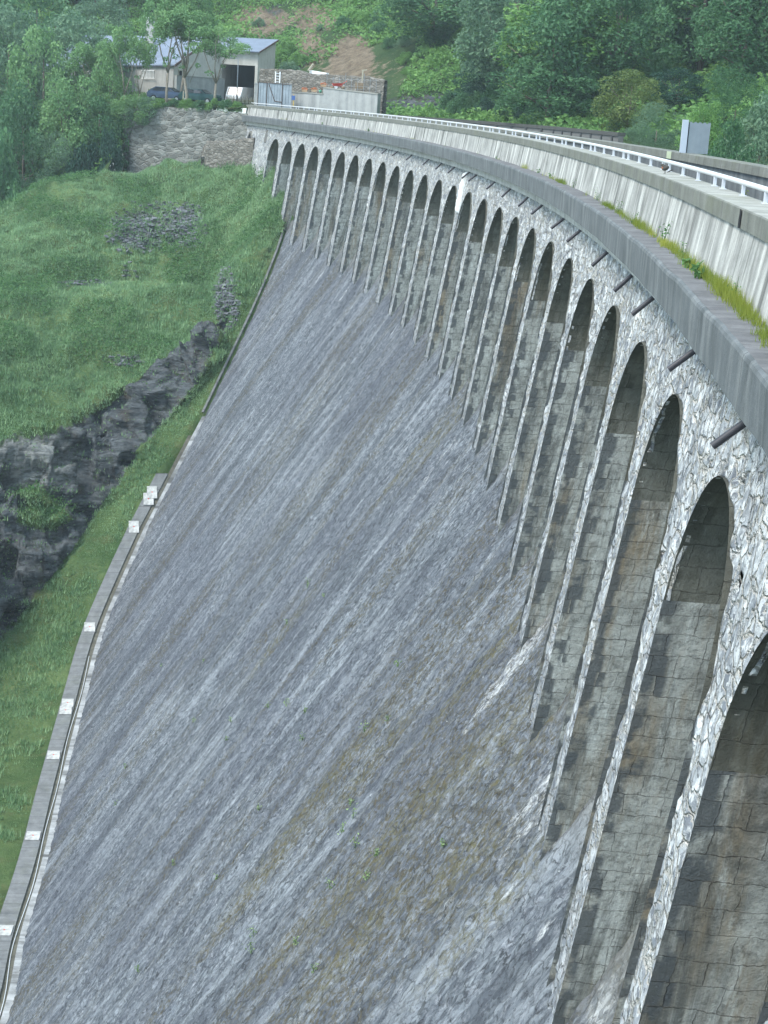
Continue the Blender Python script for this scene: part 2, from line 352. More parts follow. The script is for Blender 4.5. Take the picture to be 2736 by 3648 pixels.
def m_leaf(name, dark, light, trans=0.35, var=0.25):
    t = NT(name, 0.6, 0.25); a = t.attr('tone'); oi = t.new('ShaderNodeObjectInfo')
    c = t.mix(a, dark, light)
    c = t.mix(t.ramp(oi.outputs['Random'], 0, 1, 0, var), c, tuple(q*0.55 for q in dark))
    t.col(c)
    tr = t.new('ShaderNodeBsdfTranslucent'); t.set(tr.inputs[0], c)
    ms = t.new('ShaderNodeMixShader'); ms.inputs[0].default_value = trans
    t.t.links.new(t.b.outputs[0], ms.inputs[1]); t.t.links.new(tr.outputs[0], ms.inputs[2])
    t.t.links.new(ms.outputs[0], t.n['Material Output'].inputs[0]); return t.m

M = dict(
    spill=m_spillway(), arc=m_arcade(), niche=m_niche(),
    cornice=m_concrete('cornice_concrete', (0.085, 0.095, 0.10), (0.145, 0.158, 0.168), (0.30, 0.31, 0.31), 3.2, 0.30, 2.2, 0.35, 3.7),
    ledge=m_concrete('ledge_concrete', (0.08, 0.08, 0.085), (0.19, 0.19, 0.20), (0.3, 0.3, 0.3), 4, 0.3, 3, 0.3),
    band=m_concrete('band_plaster', (0.36, 0.35, 0.33), (0.52, 0.51, 0.49), (0.62, 0.62, 0.60), 3, 0.4, 2.6, 0.55, 1.9),
    para=m_concrete('parapet_plaster', (0.20, 0.20, 0.19), (0.40, 0.40, 0.385), (0.66, 0.65, 0.62), 2.2, 0.7, 1.5, 0.95, 2.5),
    coping=m_concrete('coping_concrete', (0.12, 0.125, 0.11), (0.21, 0.215, 0.195), (0.28, 0.28, 0.26), 3, 0.3, 3, 0.35, 2.45, gr=0.35),
    coptop=m_concrete('coping_top_concrete', (0.20, 0.20, 0.18), (0.36, 0.355, 0.33), (0.5, 0.5, 0.45), 3, 0.4, 3, 0.3, gr=0.3),
    road=simple('asphalt', (0.07, 0.07, 0.072), 0.9),
    rail=simple('white_rail_paint', (0.62, 0.63, 0.65), 0.35, 0.0, 0.04), post=simple('galvanised_post', (0.55, 0.57, 0.62), 0.45, 0.2, 0.1),
    pipe=simple('black_plastic_pipe', (0.045, 0.045, 0.055), 0.45), pipein=simple('pipe_inside', (0.01, 0.01, 0.012), 0.8),
    lime=simple('lime_crust', (0.68, 0.69, 0.69), 0.8, 0, 0.2, 8),
    wall=m_rubble('abutment_rubble', (0.10, 0.10, 0.09), (0.30, 0.30, 0.28), 1.7, mortar=(0.26, 0.26, 0.24), stain=0.6),
    dry=m_rubble('garden_rubble', (0.13, 0.12, 0.10), (0.31, 0.29, 0.26), 2.6, mortar=(0.10, 0.09, 0.08), stain=0.4),
    gwall=m_concrete('garden_wall_render', (0.27, 0.28, 0.28), (0.40, 0.41, 0.41), (0.48, 0.48, 0.47), 2, 0.4, 1.5, 0.35, kind='Object'),
    house=m_concrete('house_render', (0.44, 0.42, 0.38), (0.60, 0.58, 0.54), (0.66, 0.64, 0.60), 2, 0.3, 1.3, 0.2, kind='Object'),
    shade=m_concrete('shaded_house_render', (0.34, 0.33, 0.33), (0.46, 0.45, 0.44), (0.5, 0.49, 0.47), 2, 0.3, 1.3, 0.35, kind='Object'),  # darker copy of the house render, the wall's shade put into the colour
    roof=simple('slate_blue_roof', (0.17, 0.20, 0.27), 0.45, 0.0, 0.18, 1.2, 0.5),
    dark=simple('opening_shade', (0.012, 0.012, 0.015), 0.9), black=simple('soot', (0.02, 0.02, 0.022), 0.9),  # dark: near-black standing in for shade inside openings and gaps
    wood=simple('weathered_wood', (0.20, 0.15, 0.10), 0.85, 0, 0.3, 6), pale_wood=simple('pale_wood', (0.40, 0.36, 0.28), 0.85, 0, 0.2, 6),
    brownedge=simple('brown_fascia_board', (0.12, 0.07, 0.06), 0.7),
    gate=simple('grey_gate_sheet', (0.26, 0.30, 0.34), 0.5, 0.3, 0.15, 2), rust=simple('rusty_iron', (0.09, 0.06, 0.045), 0.8, 0, 0.3, 8),
    alu=simple('aluminium', (0.75, 0.77, 0.80), 0.35, 0.4, 0.05), steel=simple('grey_steel', (0.28, 0.30, 0.33), 0.45, 0.4, 0.1),
    cab=simple('galvanised_sheet', (0.24, 0.27, 0.30), 0.4, 0.35, 0.1, 2), cabw=simple('pale_enamel_sheet', (0.45, 0.49, 0.56), 0.4, 0.1, 0.04),
    glass=simple('car_glass', (0.03, 0.035, 0.045), 0.08, 0, 0.1, 1, 0.6), tyre=simple('tyre_rubber', (0.02, 0.02, 0.02), 0.9),
    chrome=simple('wheel_metal', (0.45, 0.46, 0.48), 0.3, 0.7), carblue=simple('blue_car_paint', (0.06, 0.09, 0.15), 0.25, 0.3, 0.05),
    cargreen=simple('dark_green_car_paint', (0.02, 0.07, 0.07), 0.2, 0.2, 0.05), vanw=simple('white_van_paint', (0.78, 0.79, 0.82), 0.25, 0, 0.03),
    bark=simple('bark', (0.12, 0.10, 0.08), 0.95, 0, 0.35, 5), barkp=simple('pale_bark', (0.24, 0.21, 0.17), 0.95, 0, 0.3, 5),
    yellow=simple('yellow_paint', (0.62, 0.42, 0.08), 0.5), blue=simple('blue_sign_face', (0.06, 0.12, 0.32), 0.4), red=simple('red_paint', (0.55, 0.06, 0.04), 0.4),
    terra=simple('terracotta', (0.48, 0.32, 0.20), 0.8), flower=simple('orange_flowers', (0.50, 0.17, 0.07), 0.7), greenpot=simple('green_plastic', (0.08, 0.30, 0.20), 0.5),
    slabw=simple('worn_white_paint', (0.42, 0.42, 0.41), 0.8, 0, 0.35, 4),
    white=simple('white_paint', (0.80, 0.80, 0.80), 0.6, 0, 0.08), feather=simple('dark_feather', (0.06, 0.055, 0.05), 0.8), beak=simple('beak_horn', (0.05, 0.04, 0.03), 0.5), robin=simple('rust_feather', (0.28, 0.10, 0.05), 0.8),
    path=m_concrete('path_concrete', (0.11, 0.115, 0.12), (0.23, 0.235, 0.24), (0.3, 0.3, 0.3), 2, 0.25, 2, 0.3, 1.0, gr=0.2),
    chan=simple('channel_floor', (0.10, 0.095, 0.075), 0.8, 0, 0.4, 2), kerb=m_concrete('lime_kerb', (0.16, 0.16, 0.16), (0.40, 0.41, 0.42), (0.55, 0.56, 0.57), 1.5, 0.5, 1.2, 0.9),
    mound=m_ground('spur_ground'), hill=m_ground('hill_ground', 'hill'),
    water=simple('reservoir_water', (0.015, 0.035, 0.035), 0.06, 0, 0.1, 0.2, 0.5),
    grass=m_leaf('grass_blades', (0.085, 0.19, 0.08), (0.34, 0.49, 0.26), 0.3, 0.0),
    drygrass=m_leaf('yellow_green_grass', (0.12, 0.20, 0.03), (0.42, 0.42, 0.08), 0.4, 0.0),
    weed=m_leaf('weed_leaf', (0.05, 0.14, 0.045), (0.18, 0.33, 0.12), 0.35, 0.1),
    weed2=m_leaf('dusty_weed_leaf', (0.14, 0.22, 0.09), (0.34, 0.46, 0.22), 0.35, 0.1),
    leafb=m_leaf('leaf_midgreen', (0.04, 0.115, 0.055), (0.14, 0.29, 0.125)), leafl=m_leaf('leaf_lightgreen', (0.08, 0.20, 0.05), (0.27, 0.46, 0.14)),
    leafd=m_leaf('leaf_darkgreen', (0.018, 0.06, 0.042), (0.055, 0.14, 0.085)), leafw=m_leaf('leaf_greygreen', (0.08, 0.17, 0.10), (0.25, 0.38, 0.23)),
    leafy=m_leaf('leaf_yellowgreen', (0.08, 0.14, 0.04), (0.22, 0.28, 0.09)), leafa=m_leaf('leaf_locust', (0.09, 0.21, 0.08), (0.28, 0.45, 0.19)),
    slate=simple('slate_stone', (0.13, 0.135, 0.15), 0.8, 0, 0.4, 2),
)

# ------------------------------------------------------------------ the dam
TH0, DTH = 0.42674-0.40/354, -0.015054
HALF = 0.665                 # half width of a pillar
NW = 354*0.015054-2*HALF     # niche width
ZSP = -1.76-NW/2            # springing of the arches
A_NEAR, A_FAR = -0.085, 0.463
ARC = 354.0
PS = np.array([(333.0, -39.78), (340.0, -29.3), (352.75, -10.08), (353.25, -9.3), (353.65, -8.55), (354.02, -7.6), (354.35, -6.5), (354.65, -5.0), (354.9, -3.2), (355.05, -1.2)])
_seg = np.hypot(*np.diff(PS, axis=0).T); _cs = np.r_[0, np.cumsum(_seg)]
def S_at(s): return np.interp(s, _cs, PS[:, 0]), np.interp(s, _cs, PS[:, 1])
def front_r(z): return 354.13-0.1444*(-0.87-z)
def hitS(xd, yd):
    D = ray(xd*K, yd*K); t = np.linspace(8, 220, 20000); P = EYEP+t[:, None]*D
    rr = np.hypot(P[:, 0]+RHO, P[:, 1]); s = rr-(352.8+(P[:, 2]+10)/1.5)
    i = np.where(np.diff(np.sign(s)) != 0)[0][0]
    return float(np.arctan2(P[i, 1], P[i, 0]+RHO)), float(rr[i]), float(P[i, 2])

dam = empty('dam', W(0.2, 354, -37), label='curved stone dam with a tall arcade under its crest and a grey masonry slope below', cat='dam')
dam.location = (0, 0, 0)

# spillway slope and the backs of the niches: one continuous skin
us = np.r_[np.arange(A_NEAR*ARC, 4, 0.8), np.arange(4, 60, 0.11), np.arange(60, A_FAR*ARC, 0.24)]; ss = np.arange(0.0, _cs[-1], 0.125)
UU, SS_ = np.meshgrid(us, ss, indexing='ij'); rr, zz = S_at(SS_)
wu, ws_ = 0.5*fbm(UU*1.1, SS_*1.1, 5, 3), 0.5*fbm(UU*1.1, SS_*1.1, 15, 3)
cvl, ced = cells(UU*3.4+wu, SS_*2.5+ws_, 3)
dsp = 0.055*(cvl-0.5)+0.03*np.clip(ced/0.2, 0, 1)+0.05*fbm(UU*0.5, SS_*0.35, 9)+0.045*fbm(UU*3.1, SS_*2.2, 4, 3)+0.08*fbm(UU*0.11, SS_*0.03, 21)
dsp *= np.clip((-zz-2)/5, 0, 1)
LIME = [(1110, 1440, .7, 2.0), (1085, 1480, 0.45, 2.2), (1135, 1400, 0.5, 1.6), (1195, 1680, 0.55, 2.0), (1165, 1760, 0.4, 1.6), (905, 1060, 0.35, 0.8), (925, 1030, 0.3, 0.6), (965, 975, 0.35, 0.8), (850, 715, 0.3, 0.6), (835, 720, 0.2, 0.5),
        (1175, 2015, 0.22, 0.35), (1105, 1920, 0.2, 0.4), (968, 1955, 0.15, 0.4), (985, 960, 0.25, 0.6), (905, 720, 0.2, 0.5), (740, 640, 0.35, 1.0), (690, 600, 0.4, 1.2), (1240, 1730, .4, 1.5), (1330, 2160, .6, 1.2)]
MOSS = [(700, 1700, .9, 3.5), (820, 1850, 1.0, 3.0), (1060, 1960, .8, 2.0), (560, 1900, .8, 2.5), (760, 2050, .8, 2.0), (1120, 1560, .4, 2.5), (990, 880, .5, 4.0), (960, 940, .5, 3.0), (1080, 1390, .6, 3.5), (1030, 1450, .5, 3.0), (1060, 1600, .45, 3.0), (940, 1720, .5, 2.0), (980, 1880, .8, 1.2), (1040, 1850, .6, 1.2), (600, 1380, .9, 2.5), (880, 1000, .5, 2.5), (870, 1770, .6, 1.6), (800, 1650, .7, 2), (610, 2060, .5, 1.2), (1150, 1600, .3, 2.0)]
def spots(L):
    m = np.zeros_like(UU)
    for x, y, wu_, ws in L:
        a, r, z = hitS(x, y); s0 = np.interp(z, PS[:, 1], _cs); m = np.maximum(m, np.exp(-((UU-a*ARC)/wu_)**2-((SS_-s0)/ws)**2))
    return m
lime, moss = spots(LIME), spots(MOSS)
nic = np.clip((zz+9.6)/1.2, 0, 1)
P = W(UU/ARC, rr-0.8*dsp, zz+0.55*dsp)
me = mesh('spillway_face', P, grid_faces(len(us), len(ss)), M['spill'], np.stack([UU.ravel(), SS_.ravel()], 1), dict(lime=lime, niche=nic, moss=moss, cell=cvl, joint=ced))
link('spillway_face', me, dam)

# arcade: spandrels and pillars, rough faced
def rough(u, z):
    c, e = cells(u*2.5+0.6*fbm(u*1.3, z*1.3, 33, 3), z*2.3+0.6*fbm(u*1.3, z*1.3, 34, 3), 8)
    return 0.05*fbm(u*1.1, z*0.9, 31)+0.035*fbm(u*5, z*5, 37, 2)+0.05*(c-0.5), c, e
V, Fc, UVs, CV, CE = [], [], [], [], []
nb = 0
def patch(U, Z, ret={}):
    global nb
    RB = np.zeros_like(U)
    if 'u' in ret:                                        # the broken edges fall back to the straight arris of the niche
        lo_, hi_ = U[:1]*0+ret['u'][0], U[-1:]*0+ret['u'][1]
        U = np.concatenate([lo_, U, hi_]); Z = np.concatenate([Z[:1], Z, Z[-1:]]); RB = np.zeros_like(U); RB[0] = RB[-1] = 0.07
    if 'v' in ret:
        U = np.concatenate([U, U[:, -1:]], 1); Z = np.concatenate([Z, Z[:, -1:]], 1); RB = np.zeros_like(U); RB[:, -1] = 0.05
    ed, c_, e_ = rough(U, Z+RB); ed = ed-RB; CV.append(c_.ravel()); CE.append(e_.ravel())
    P = W(U/ARC, front_r(Z)-ed, Z); n, m = U.shape
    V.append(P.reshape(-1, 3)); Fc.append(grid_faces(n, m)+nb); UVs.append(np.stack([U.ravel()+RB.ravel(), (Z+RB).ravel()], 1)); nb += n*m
ZT, ZB = -0.80, -10.35
bays = list(range(0, 34))
for k in bays:
    uc = (TH0+DTH*k)*ARC                                  # niche centre
    # spandrel above the niche
    x = np.sin(np.linspace(-1, 1, 47)*math.pi/2)*NW/2
    za = ZSP+np.sqrt(np.maximum(0, (NW/2)**2-x**2))
    fr = np.linspace(0, 1, 34)[None, :]
    U = np.repeat((uc+x)[:, None], 34, 1)+0.02*(vnoise(fr*20+0*x[:, None], x[:, None]*3, k)-0.5); Z = ZT+(za[:, None]-ZT)*fr
    patch(U, Z, dict(v=1))
    # pillar on the near side (towards smaller angles)
    x = np.linspace(-HALF, HALF, 17); z = np.linspace(ZT, ZB, 124)
    up = uc+DTH*ARC/2
    U = np.repeat((up+x)[:, None], 124, 1); Z = np.repeat(z[None, :], 17, 0)
    sx = np.sign(x)[:, None]*7+k*1.3
    jag = 0.11*cells(Z*3.1, sx+0*Z, 3)[0]+0.05*vnoise(Z*9, sx, 5)+0.05*vnoise(Z*.6, sx, 6)
    U = U-np.sign(x)[:, None]*jag*(np.abs(x)[:, None]/HALF)**3*np.clip((ZSP-Z)*3, 0, 1)
    patch(U, Z, dict(u=(up-HALF+.012, up+HALF-.012)))
# solid end of the wall beyond the last niche, with the pillar that closes the arcade
x = np.linspace(TH0*ARC+NW/2, A_FAR*ARC, 60); z = np.linspace(ZT, ZB, 70)
patch(np.repeat(x[:, None], 70, 1), np.repeat(z[None, :], 60, 0))
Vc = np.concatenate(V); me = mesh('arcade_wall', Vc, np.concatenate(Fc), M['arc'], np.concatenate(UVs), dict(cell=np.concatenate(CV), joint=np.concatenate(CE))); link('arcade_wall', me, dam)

# niche linings: radial side walls and a half-round soffit; one mesh, turned round the arc's centre
def niche_mesh():
    V, Fc, UVs, so = [], [], [], []; nb = 0
    zr = np.linspace(ZSP, -10.2, 40)
    for sg in (-1, 1):
        d = np.linspace(0, 1, 10)
        Z = np.repeat(zr[None, :], 10, 0); rf = front_r(Z)-0.045; rb = np.full_like(Z, 355.2)
        R = rf+(rb-rf)*d[:, None]
        A = np.full_like(Z, sg*(NW/2)/ARC)
        P = W(A, R, Z); V.append(P.reshape(-1, 3)); f = grid_faces(10, 40)+nb
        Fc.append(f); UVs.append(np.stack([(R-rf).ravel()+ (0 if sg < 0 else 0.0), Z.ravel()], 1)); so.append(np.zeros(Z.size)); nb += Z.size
    ph = np.linspace(0, math.pi, 22); d = np.linspace(0, 1, 10)
    u = np.cos(ph)*NW/2; za = ZSP+np.sin(ph)*NW/2
    rf = front_r(za)-0.045; R = rf[:, None]+(355.2-rf[:, None])*d[None, :]
    P = W(np.repeat((u/ARC)[:, None], 10, 1), R, np.repeat(za[:, None], 10, 1))
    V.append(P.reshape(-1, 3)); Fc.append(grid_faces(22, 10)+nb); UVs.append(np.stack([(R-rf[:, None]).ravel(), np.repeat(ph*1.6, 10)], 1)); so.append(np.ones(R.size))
    P = np.concatenate(V); P[:, 0] += RHO
    return mesh('niche', P, np.concatenate(Fc), M['niche'], np.concatenate(UVs), dict(soffit=np.concatenate(so)))
nm = niche_mesh()
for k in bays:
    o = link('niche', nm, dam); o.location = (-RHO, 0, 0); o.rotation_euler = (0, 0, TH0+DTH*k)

def sweep(name, prof, a0, a1, mat, parent, du=0.5, v0=0.0, wob=0.0, smooth=True):
    """prof: open or closed list of (r, z); v runs along the profile"""
    u = np.arange(a0*ARC, a1*ARC+du, du); u[-1] = a1*ARC
    pr = np.array(prof, float); c = np.r_[0, np.cumsum(np.hypot(*np.diff(pr, axis=0).T))]
    V, UVs, Fc = [], [], []; nb = 0
    for i in range(len(pr)-1):                           # every facet has its own vertices: crisp edges
        n = max(2, int((c[i+1]-c[i])/0.25)+2)
        f = np.linspace(0, 1, n); R = pr[i, 0]+(pr[i+1, 0]-pr[i, 0])*f; Z = pr[i, 1]+(pr[i+1, 1]-pr[i, 1])*f
        U = np.repeat(u[:, None], n, 1); RR = np.repeat(R[None], len(u), 0); ZZ = np.repeat(Z[None], len(u), 0)
        if wob: RR = RR+wob*fbm(U*0.9, ZZ*2, 3); ZZ = ZZ+wob*0.6*fbm(U*0.7, RR*2, 6)
        V.append(W(U/ARC, RR, ZZ).reshape(-1, 3)); UVs.append(np.stack([U.ravel(), (v0+c[i]+(c[i+1]-c[i])*np.repeat(f[None], len(u), 0)).ravel()], 1))
        Fc.append(grid_faces(len(u), n)+nb); nb += len(u)*n
    me = mesh(name, np.concatenate(V), np.concatenate(Fc), mat, np.concatenate(UVs), smooth=smooth)
    return link(name, me, parent)

sweep('band', [(354.32, -0.868), (353.955, -0.868), (353.955, -0.542)], A_NEAR, A_FAR, M['band'], dam, 0.4, wob=0.012)
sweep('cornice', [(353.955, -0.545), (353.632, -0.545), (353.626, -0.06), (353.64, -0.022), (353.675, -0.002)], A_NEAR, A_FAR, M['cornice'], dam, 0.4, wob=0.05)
sweep('ledge', [(353.675, -0.002), (354.25, 0.012)], A_NEAR, A_FAR, M['ledge'], dam, 0.3, wob=0.04)
sweep('parapet', [(354.11, -0.03), (354.235, 0.768)], A_NEAR, A_FAR, M['para'], dam, 0.4, wob=0.012)
sweep('coping', [(354.27, 0.762), (354.196, 0.762), (354.2, 0.985), (354.215, 1.0)], A_NEAR, A_FAR, M['coping'], dam, 0.4, wob=0.014)
sweep('coping_top', [(354.215, 1.0), (354.77, 1.006), (354.77, 0.76), (354.66, 0.76)], A_NEAR, A_FAR, M['coptop'], dam, 0.4, wob=0.008)
sweep('parapet_inner_face', [(354.66, 0.765), (354.66, 0.02)], A_NEAR, A_FAR, M['para'], dam, 0.5)
sweep('upstream_parapet', [(358.25, 0.02), (358.25, 0.765)], A_NEAR, A_FAR-0.03, M['cornice'], dam, 0.5, wob=0.01)
sweep('upstream_coping', [(358.27, 0.762), (358.19, 0.762), (358.2, 0.99), (358.21, 1.0), (358.7, 1.005), (358.7, 0.76), (358.64, 0.76)], A_NEAR, A_FAR-0.03, M['coping'], dam, 0.4, wob=0.014)
sweep('upstream_face', [(358.64, 0.77), (358.64, -1.0), (359.5, -60)], A_NEAR, A_FAR, M['wall'], dam, 2.0)
road = sweep('road', [(354.66, 0.03), (358.25, 0.03)], A_NEAR, A_FAR+0.004, M['road'], None, 1.0); prop(road, kind='structure')

# the pilaster that shows as a patch of pale new render at the far end, and the lime crust under the band
def crust(name, u0, u1, z0, z1, th, mat, taper=0.0, seed=0, hook=0.0):
    n, m = 14, 40; x = np.linspace(0, 1, n); zv = np.linspace(0, 1, m)
    X, Y = np.meshgrid(x, zv, indexing='ij'); wd = (u1-u0)*(1-taper*Y)
    U = u0+wd*X+0.04*fbm(Y*6, X*0+seed, seed)+hook*(1-Y)**8; Z = z0+(z1-z0)*Y
    e = np.minimum(1, np.minimum(X, 1-X)*5)**0.5*np.minimum(1, np.minimum(Y*12, (1-Y)*12))**0.5
    R = front_r(Z)-0.05-th*e*(0.8+0.9*fbm(X*4, Y*16, seed+2)) + 0.14*(1-e)
    me = mesh(name, W(U/ARC, R, Z), grid_faces(n, m), mat); return link(name, me, dam)
ac = theta_x(1000*K, 354, -1.3)*ARC
crust('lime_crust', ac-0.62, ac+0.05, -0.9, -2.95, 0.14, M['lime'], 0.15, 4, hook=-0.35)
ac = theta_x(951, 354, -1.3)*ARC
crust('render_patch', ac-0.2, ac+0.75, -1.05, -2.3, 0.03, M['band'], 0.0, 5)

# the small arch by the abutment
def small_arch():
    a = theta_x(893, 354.0, -1.6)*ARC; b = MB()
    mb = MB(); n = 14; w = 0.62
    outer = []
    for i in range(n+1):
        ph = math.pi*i/n; outer.append((math.cos(ph)*w, -2.25+math.sin(ph)*w))
    loop = [(w, -5.0)]+outer+[(-w, -5.0)]
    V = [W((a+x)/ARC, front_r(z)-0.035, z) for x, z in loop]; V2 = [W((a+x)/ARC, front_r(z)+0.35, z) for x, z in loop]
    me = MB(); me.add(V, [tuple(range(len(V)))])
    me.build('arch_opening_shade', M['dark'], dam)  # flat dark sheet on the wall, painted shade of the opening
    ring = MB(); R1 = [W((a+x)/ARC, front_r(z)-0.09, z) for x, z in loop]
    lo2 = [(x*1.38, z if abs(z+5) < 1e-6 else -2.25+(z+2.25)*1.38) for x, z in loop]
    R2 = [W((a+x)/ARC, front_r(z)-0.09, z) for x, z in lo2]; R3 = [W((a+x)/ARC, front_r(z)+0.1, z) for x, z in lo2]
    m = len(loop)
    ring.add(R1+R2+R3+V, [(i, i+1, m+i+1, m+i) for i in range(m-1)]+[(m+i, m+i+1, 2*m+i+1, 2*m+i) for i in range(m-1)]+[(i, i+1, 3*m+i+1, 3*m+i) for i in range(m-1)])
    ring.build('arch_ring', M['wall'], dam)
small_arch()

# drain pipes under the band
PIPES = [1005, 1050, 1102, 1146, 1186, 1242, 1283, 1336, 1376, 1414, 1465, 1525, 1571, 1616, 1669, 1694, 1759, 1815, 1877, 1927, 2004, 2063, 2158, 2245, 2320, 2472, 2655]
def pipe_mesh():
    mb = MB(); L, R = 0.56, 0.042; e = math.radians(44); ax = Vector((-math.cos(e), 0, -math.sin(e)))
    p0 = -ax*0.16; mb.tube([p0, ax*(L-0.16)], R, 12, False); mb.tube([ax*(L-0.16), p0], R*0.8, 12, True)
    return mb
o = pipe_mesh().build('drain_pipe', M['pipe'], dam, smooth=True); PM = o.data
for i, x in enumerate(PIPES):
    a = theta_x(x, 353.95, -0.9); q = o if i == 0 else o.copy()
    if i: C.objects.link(q)
    q.parent = dam; q.location = tuple(W(a, 353.95, -0.93)); q.rotation_euler = (0, 0.05*math.sin(i*5.1), a+0.05*math.sin(i*3.3))

# guard rail on the inner edge of the coping
rail = empty('guard_rail', (0, 0, 0), label='long white tubular guard rail on short posts along the near parapet of the dam crest', cat='guard rail')
rb = MB(); rb.tube([W(a, 354.69, 1.185) for a in np.arange(A_NEAR, theta_x(892, 354.69, 1.19), 1.0/ARC)], 0.037, 10); rb.build('handrail', M['rail'], rail, smooth=True)
pm = None; u = theta_x(1450+30/8.295, 354.69, 1.1)*ARC
a_end = theta_x(893, 354.69, 1.1)*ARC; PANEL = (2.03, 2.03, 2.03, 0.95); posts = []
for sg in (1, -1):
    q = u; i = 0
    while q < a_end and q > A_NEAR*ARC+3:
        posts.append(q); q += sg*PANEL[i % 4] if sg > 0 else -PANEL[(3-i) % 4]; i += 1
posts = sorted(set(round(p, 3) for p in posts))[:100]
for i, q in enumerate(posts):
    if pm is None:
        mb = MB(); mb.box((0, 0, 0.085), (0.045, 0.10, 0.19)); mb.box((0, 0, 0.006), (0.09, 0.16, 0.012)); pm = mb.build('post', M['post'], rail, bevel=0.004); o = pm
    else: o = pm.copy(); C.objects.link(o); o.parent = rail
    o.location = tuple(W(q/ARC, 354.69, 1.003)); o.rotation_euler = (0, 0, q/ARC)

# ------------------------------------------------------------------ toe of the dam: kerb, channel, path
TOE = [(20, 2190), (50, 2020), (95, 1880), (130, 1720), (160, 1600), (190, 1480), (215, 1380), (250, 1290), (300, 1180), (350, 1070), (400, 990), (490, 800), (545, 690), (600, 560), (625, 490)]
TT = [hitS(x, y) for x, y in TOE]
tth = np.array([t[0] for t in TT])[::-1]; tzz = np.array([t[2] for t in TT])[::-1]
o_ = np.argsort(tth); tth = tth[o_]; tzz = tzz[o_]
tth = np.r_[-0.1, 0.10, tth, 0.418, 0.44]; tzz = np.r_[-37.5, -36.9, tzz, -6.6, -4.5]
def toe_z(a):
    g = lambda q: np.interp(q, tth, tzz)
    return (g(a-0.008)+g(a-0.004)+g(a)+g(a+0.004)+g(a+0.008))/5
def toe_r(z): return 352.8+(z+10)/1.5
def strip(name, off0, off1, dz, a0, a1, mat, thick=0.0, n=400, parent=None, zoff1=None):
    """a ribbon that follows the toe at a distance off0..off1 in front of it"""
    a = np.linspace(a0, a1, n); z = toe_z(a); r = toe_r(z)
    rows = [(off0, dz-thick), (off0, dz), (off1, dz if zoff1 is None else zoff1), (off1, dz-thick)] if thick else [(off0, dz), (off1, dz if zoff1 is None else zoff1)]
    V, UVs, Fc = [], [], []; nb = 0; d = 0
    for i in range(len(rows)-1):
        (ra, za), (rb_, zb) = rows[i], rows[i+1]; m = 3; f = np.linspace(0, 1, m)
        R = r[:, None]-(ra+(rb_-ra)*f)[None]; Z = z[:, None]+(za+(zb-za)*f)[None]
        U = np.repeat((a*345)[:, None], m, 1)
        V.append(W(U/345, R, Z).reshape(-1, 3)); L = math.hypot(rb_-ra, zb-za)
        UVs.append(np.stack([U.ravel(), np.repeat((d+L*f)[None], n, 0).ravel()], 1)); d += L
        Fc.append(grid_faces(n, m)+nb); nb += n*m
    return link(name, mesh(name, np.concatenate(V), np.concatenate(Fc), mat, np.concatenate(UVs), smooth=False), parent)
A_PATH = 0.345
kerb = prop(strip('lime_kerb', -0.3, 0.20, 0.10, 0.08, 0.355, M['kerb'], 0.5), 'whitish lime-crusted kerb along the foot of the dam slope', 'kerb')
thin = prop(strip('foot_kerb', 0.25, 0.42, 0.10, 0.356, 0.402, M['path'], 0.4, 120), 'thin concrete kerb climbing beside the grass at the far foot of the dam', 'kerb')
chan = prop(strip('channel', 0.18, 0.56, -0.03, 0.08, 0.352, M['chan']), kind='structure')
path = prop(strip('path', 0.54, 1.42, 0.08, 0.08, A_PATH, M['path'], 0.5), kind='structure')
hose = MB(); aa = np.linspace(0.085, 0.30, 260)
hose.tube([W(a, toe_r(toe_z(a))-0.37-0.06*math.sin(a*170), toe_z(a)+0.0) for a in aa], 0.022, 8)
prop(hose.build('water_pipe', M['alu'], smooth=True), 'thin pale pipe lying in the channel along the foot of the dam', 'pipe')
SL = [(332, 1064, 'upper slab of the pair at the far end of the path'), (325, 1079, 'lower slab of the pair at the far end of the path'), (292, 1139, 'single slab just below the pair of slabs'), (197, 1355, 'slab where the whitish kerb starts'), (142, 1519, 'upper slab of the pair beside the pipe bend'), (139, 1535, 'lower slab of the pair beside the pipe bend'), (117, 1632, 'broken slab beside the overhanging grass'), (60, 1805, 'slab with a rusty corner by the grass'), (5, 2010, 'slab at the left edge of the picture')]
slab0 = None
for i, (x, y, tx) in enumerate(SL):
    # along the path: find the angle where the path's middle shows at this picture row
    ags = np.linspace(0.1, A_PATH-0.002, 1500); z = toe_z(ags); pr = proj(W(ags, toe_r(z)-0.98, z+0.10)); a = float(ags[np.argmin(np.hypot((pr[:, 0]-x)*0.4, pr[:, 1]-y))])
    zt = float(toe_z(a)); root = empty('marker_slab', W(a, toe_r(zt)-0.98, zt+0.082), a, label='white painted concrete cover slab on the grey path, '+tx, cat='slab', group='white slabs set in the path at the foot of the dam')
    slope = math.atan2(float(toe_z(a+0.003)-toe_z(a-0.003)), 0.006*345)
    root.rotation_euler = (slope, 0, a)
    if slab0 is None:
        mb = MB(); mb.box((0, 0, 0.03), (0.74, 1.05, 0.05)); slab0 = mb.build('slab', M['slabw'], root, bevel=0.01)
        mb = MB(); mb.tube([(0, 0, 0.06), (0, 0, 0.068)], 0.05, 12); dot0 = mb.build('dot', M['red'], root)
    else:
        for s_ in (slab0, dot0):
            q = s_.copy(); C.objects.link(q); q.parent = root

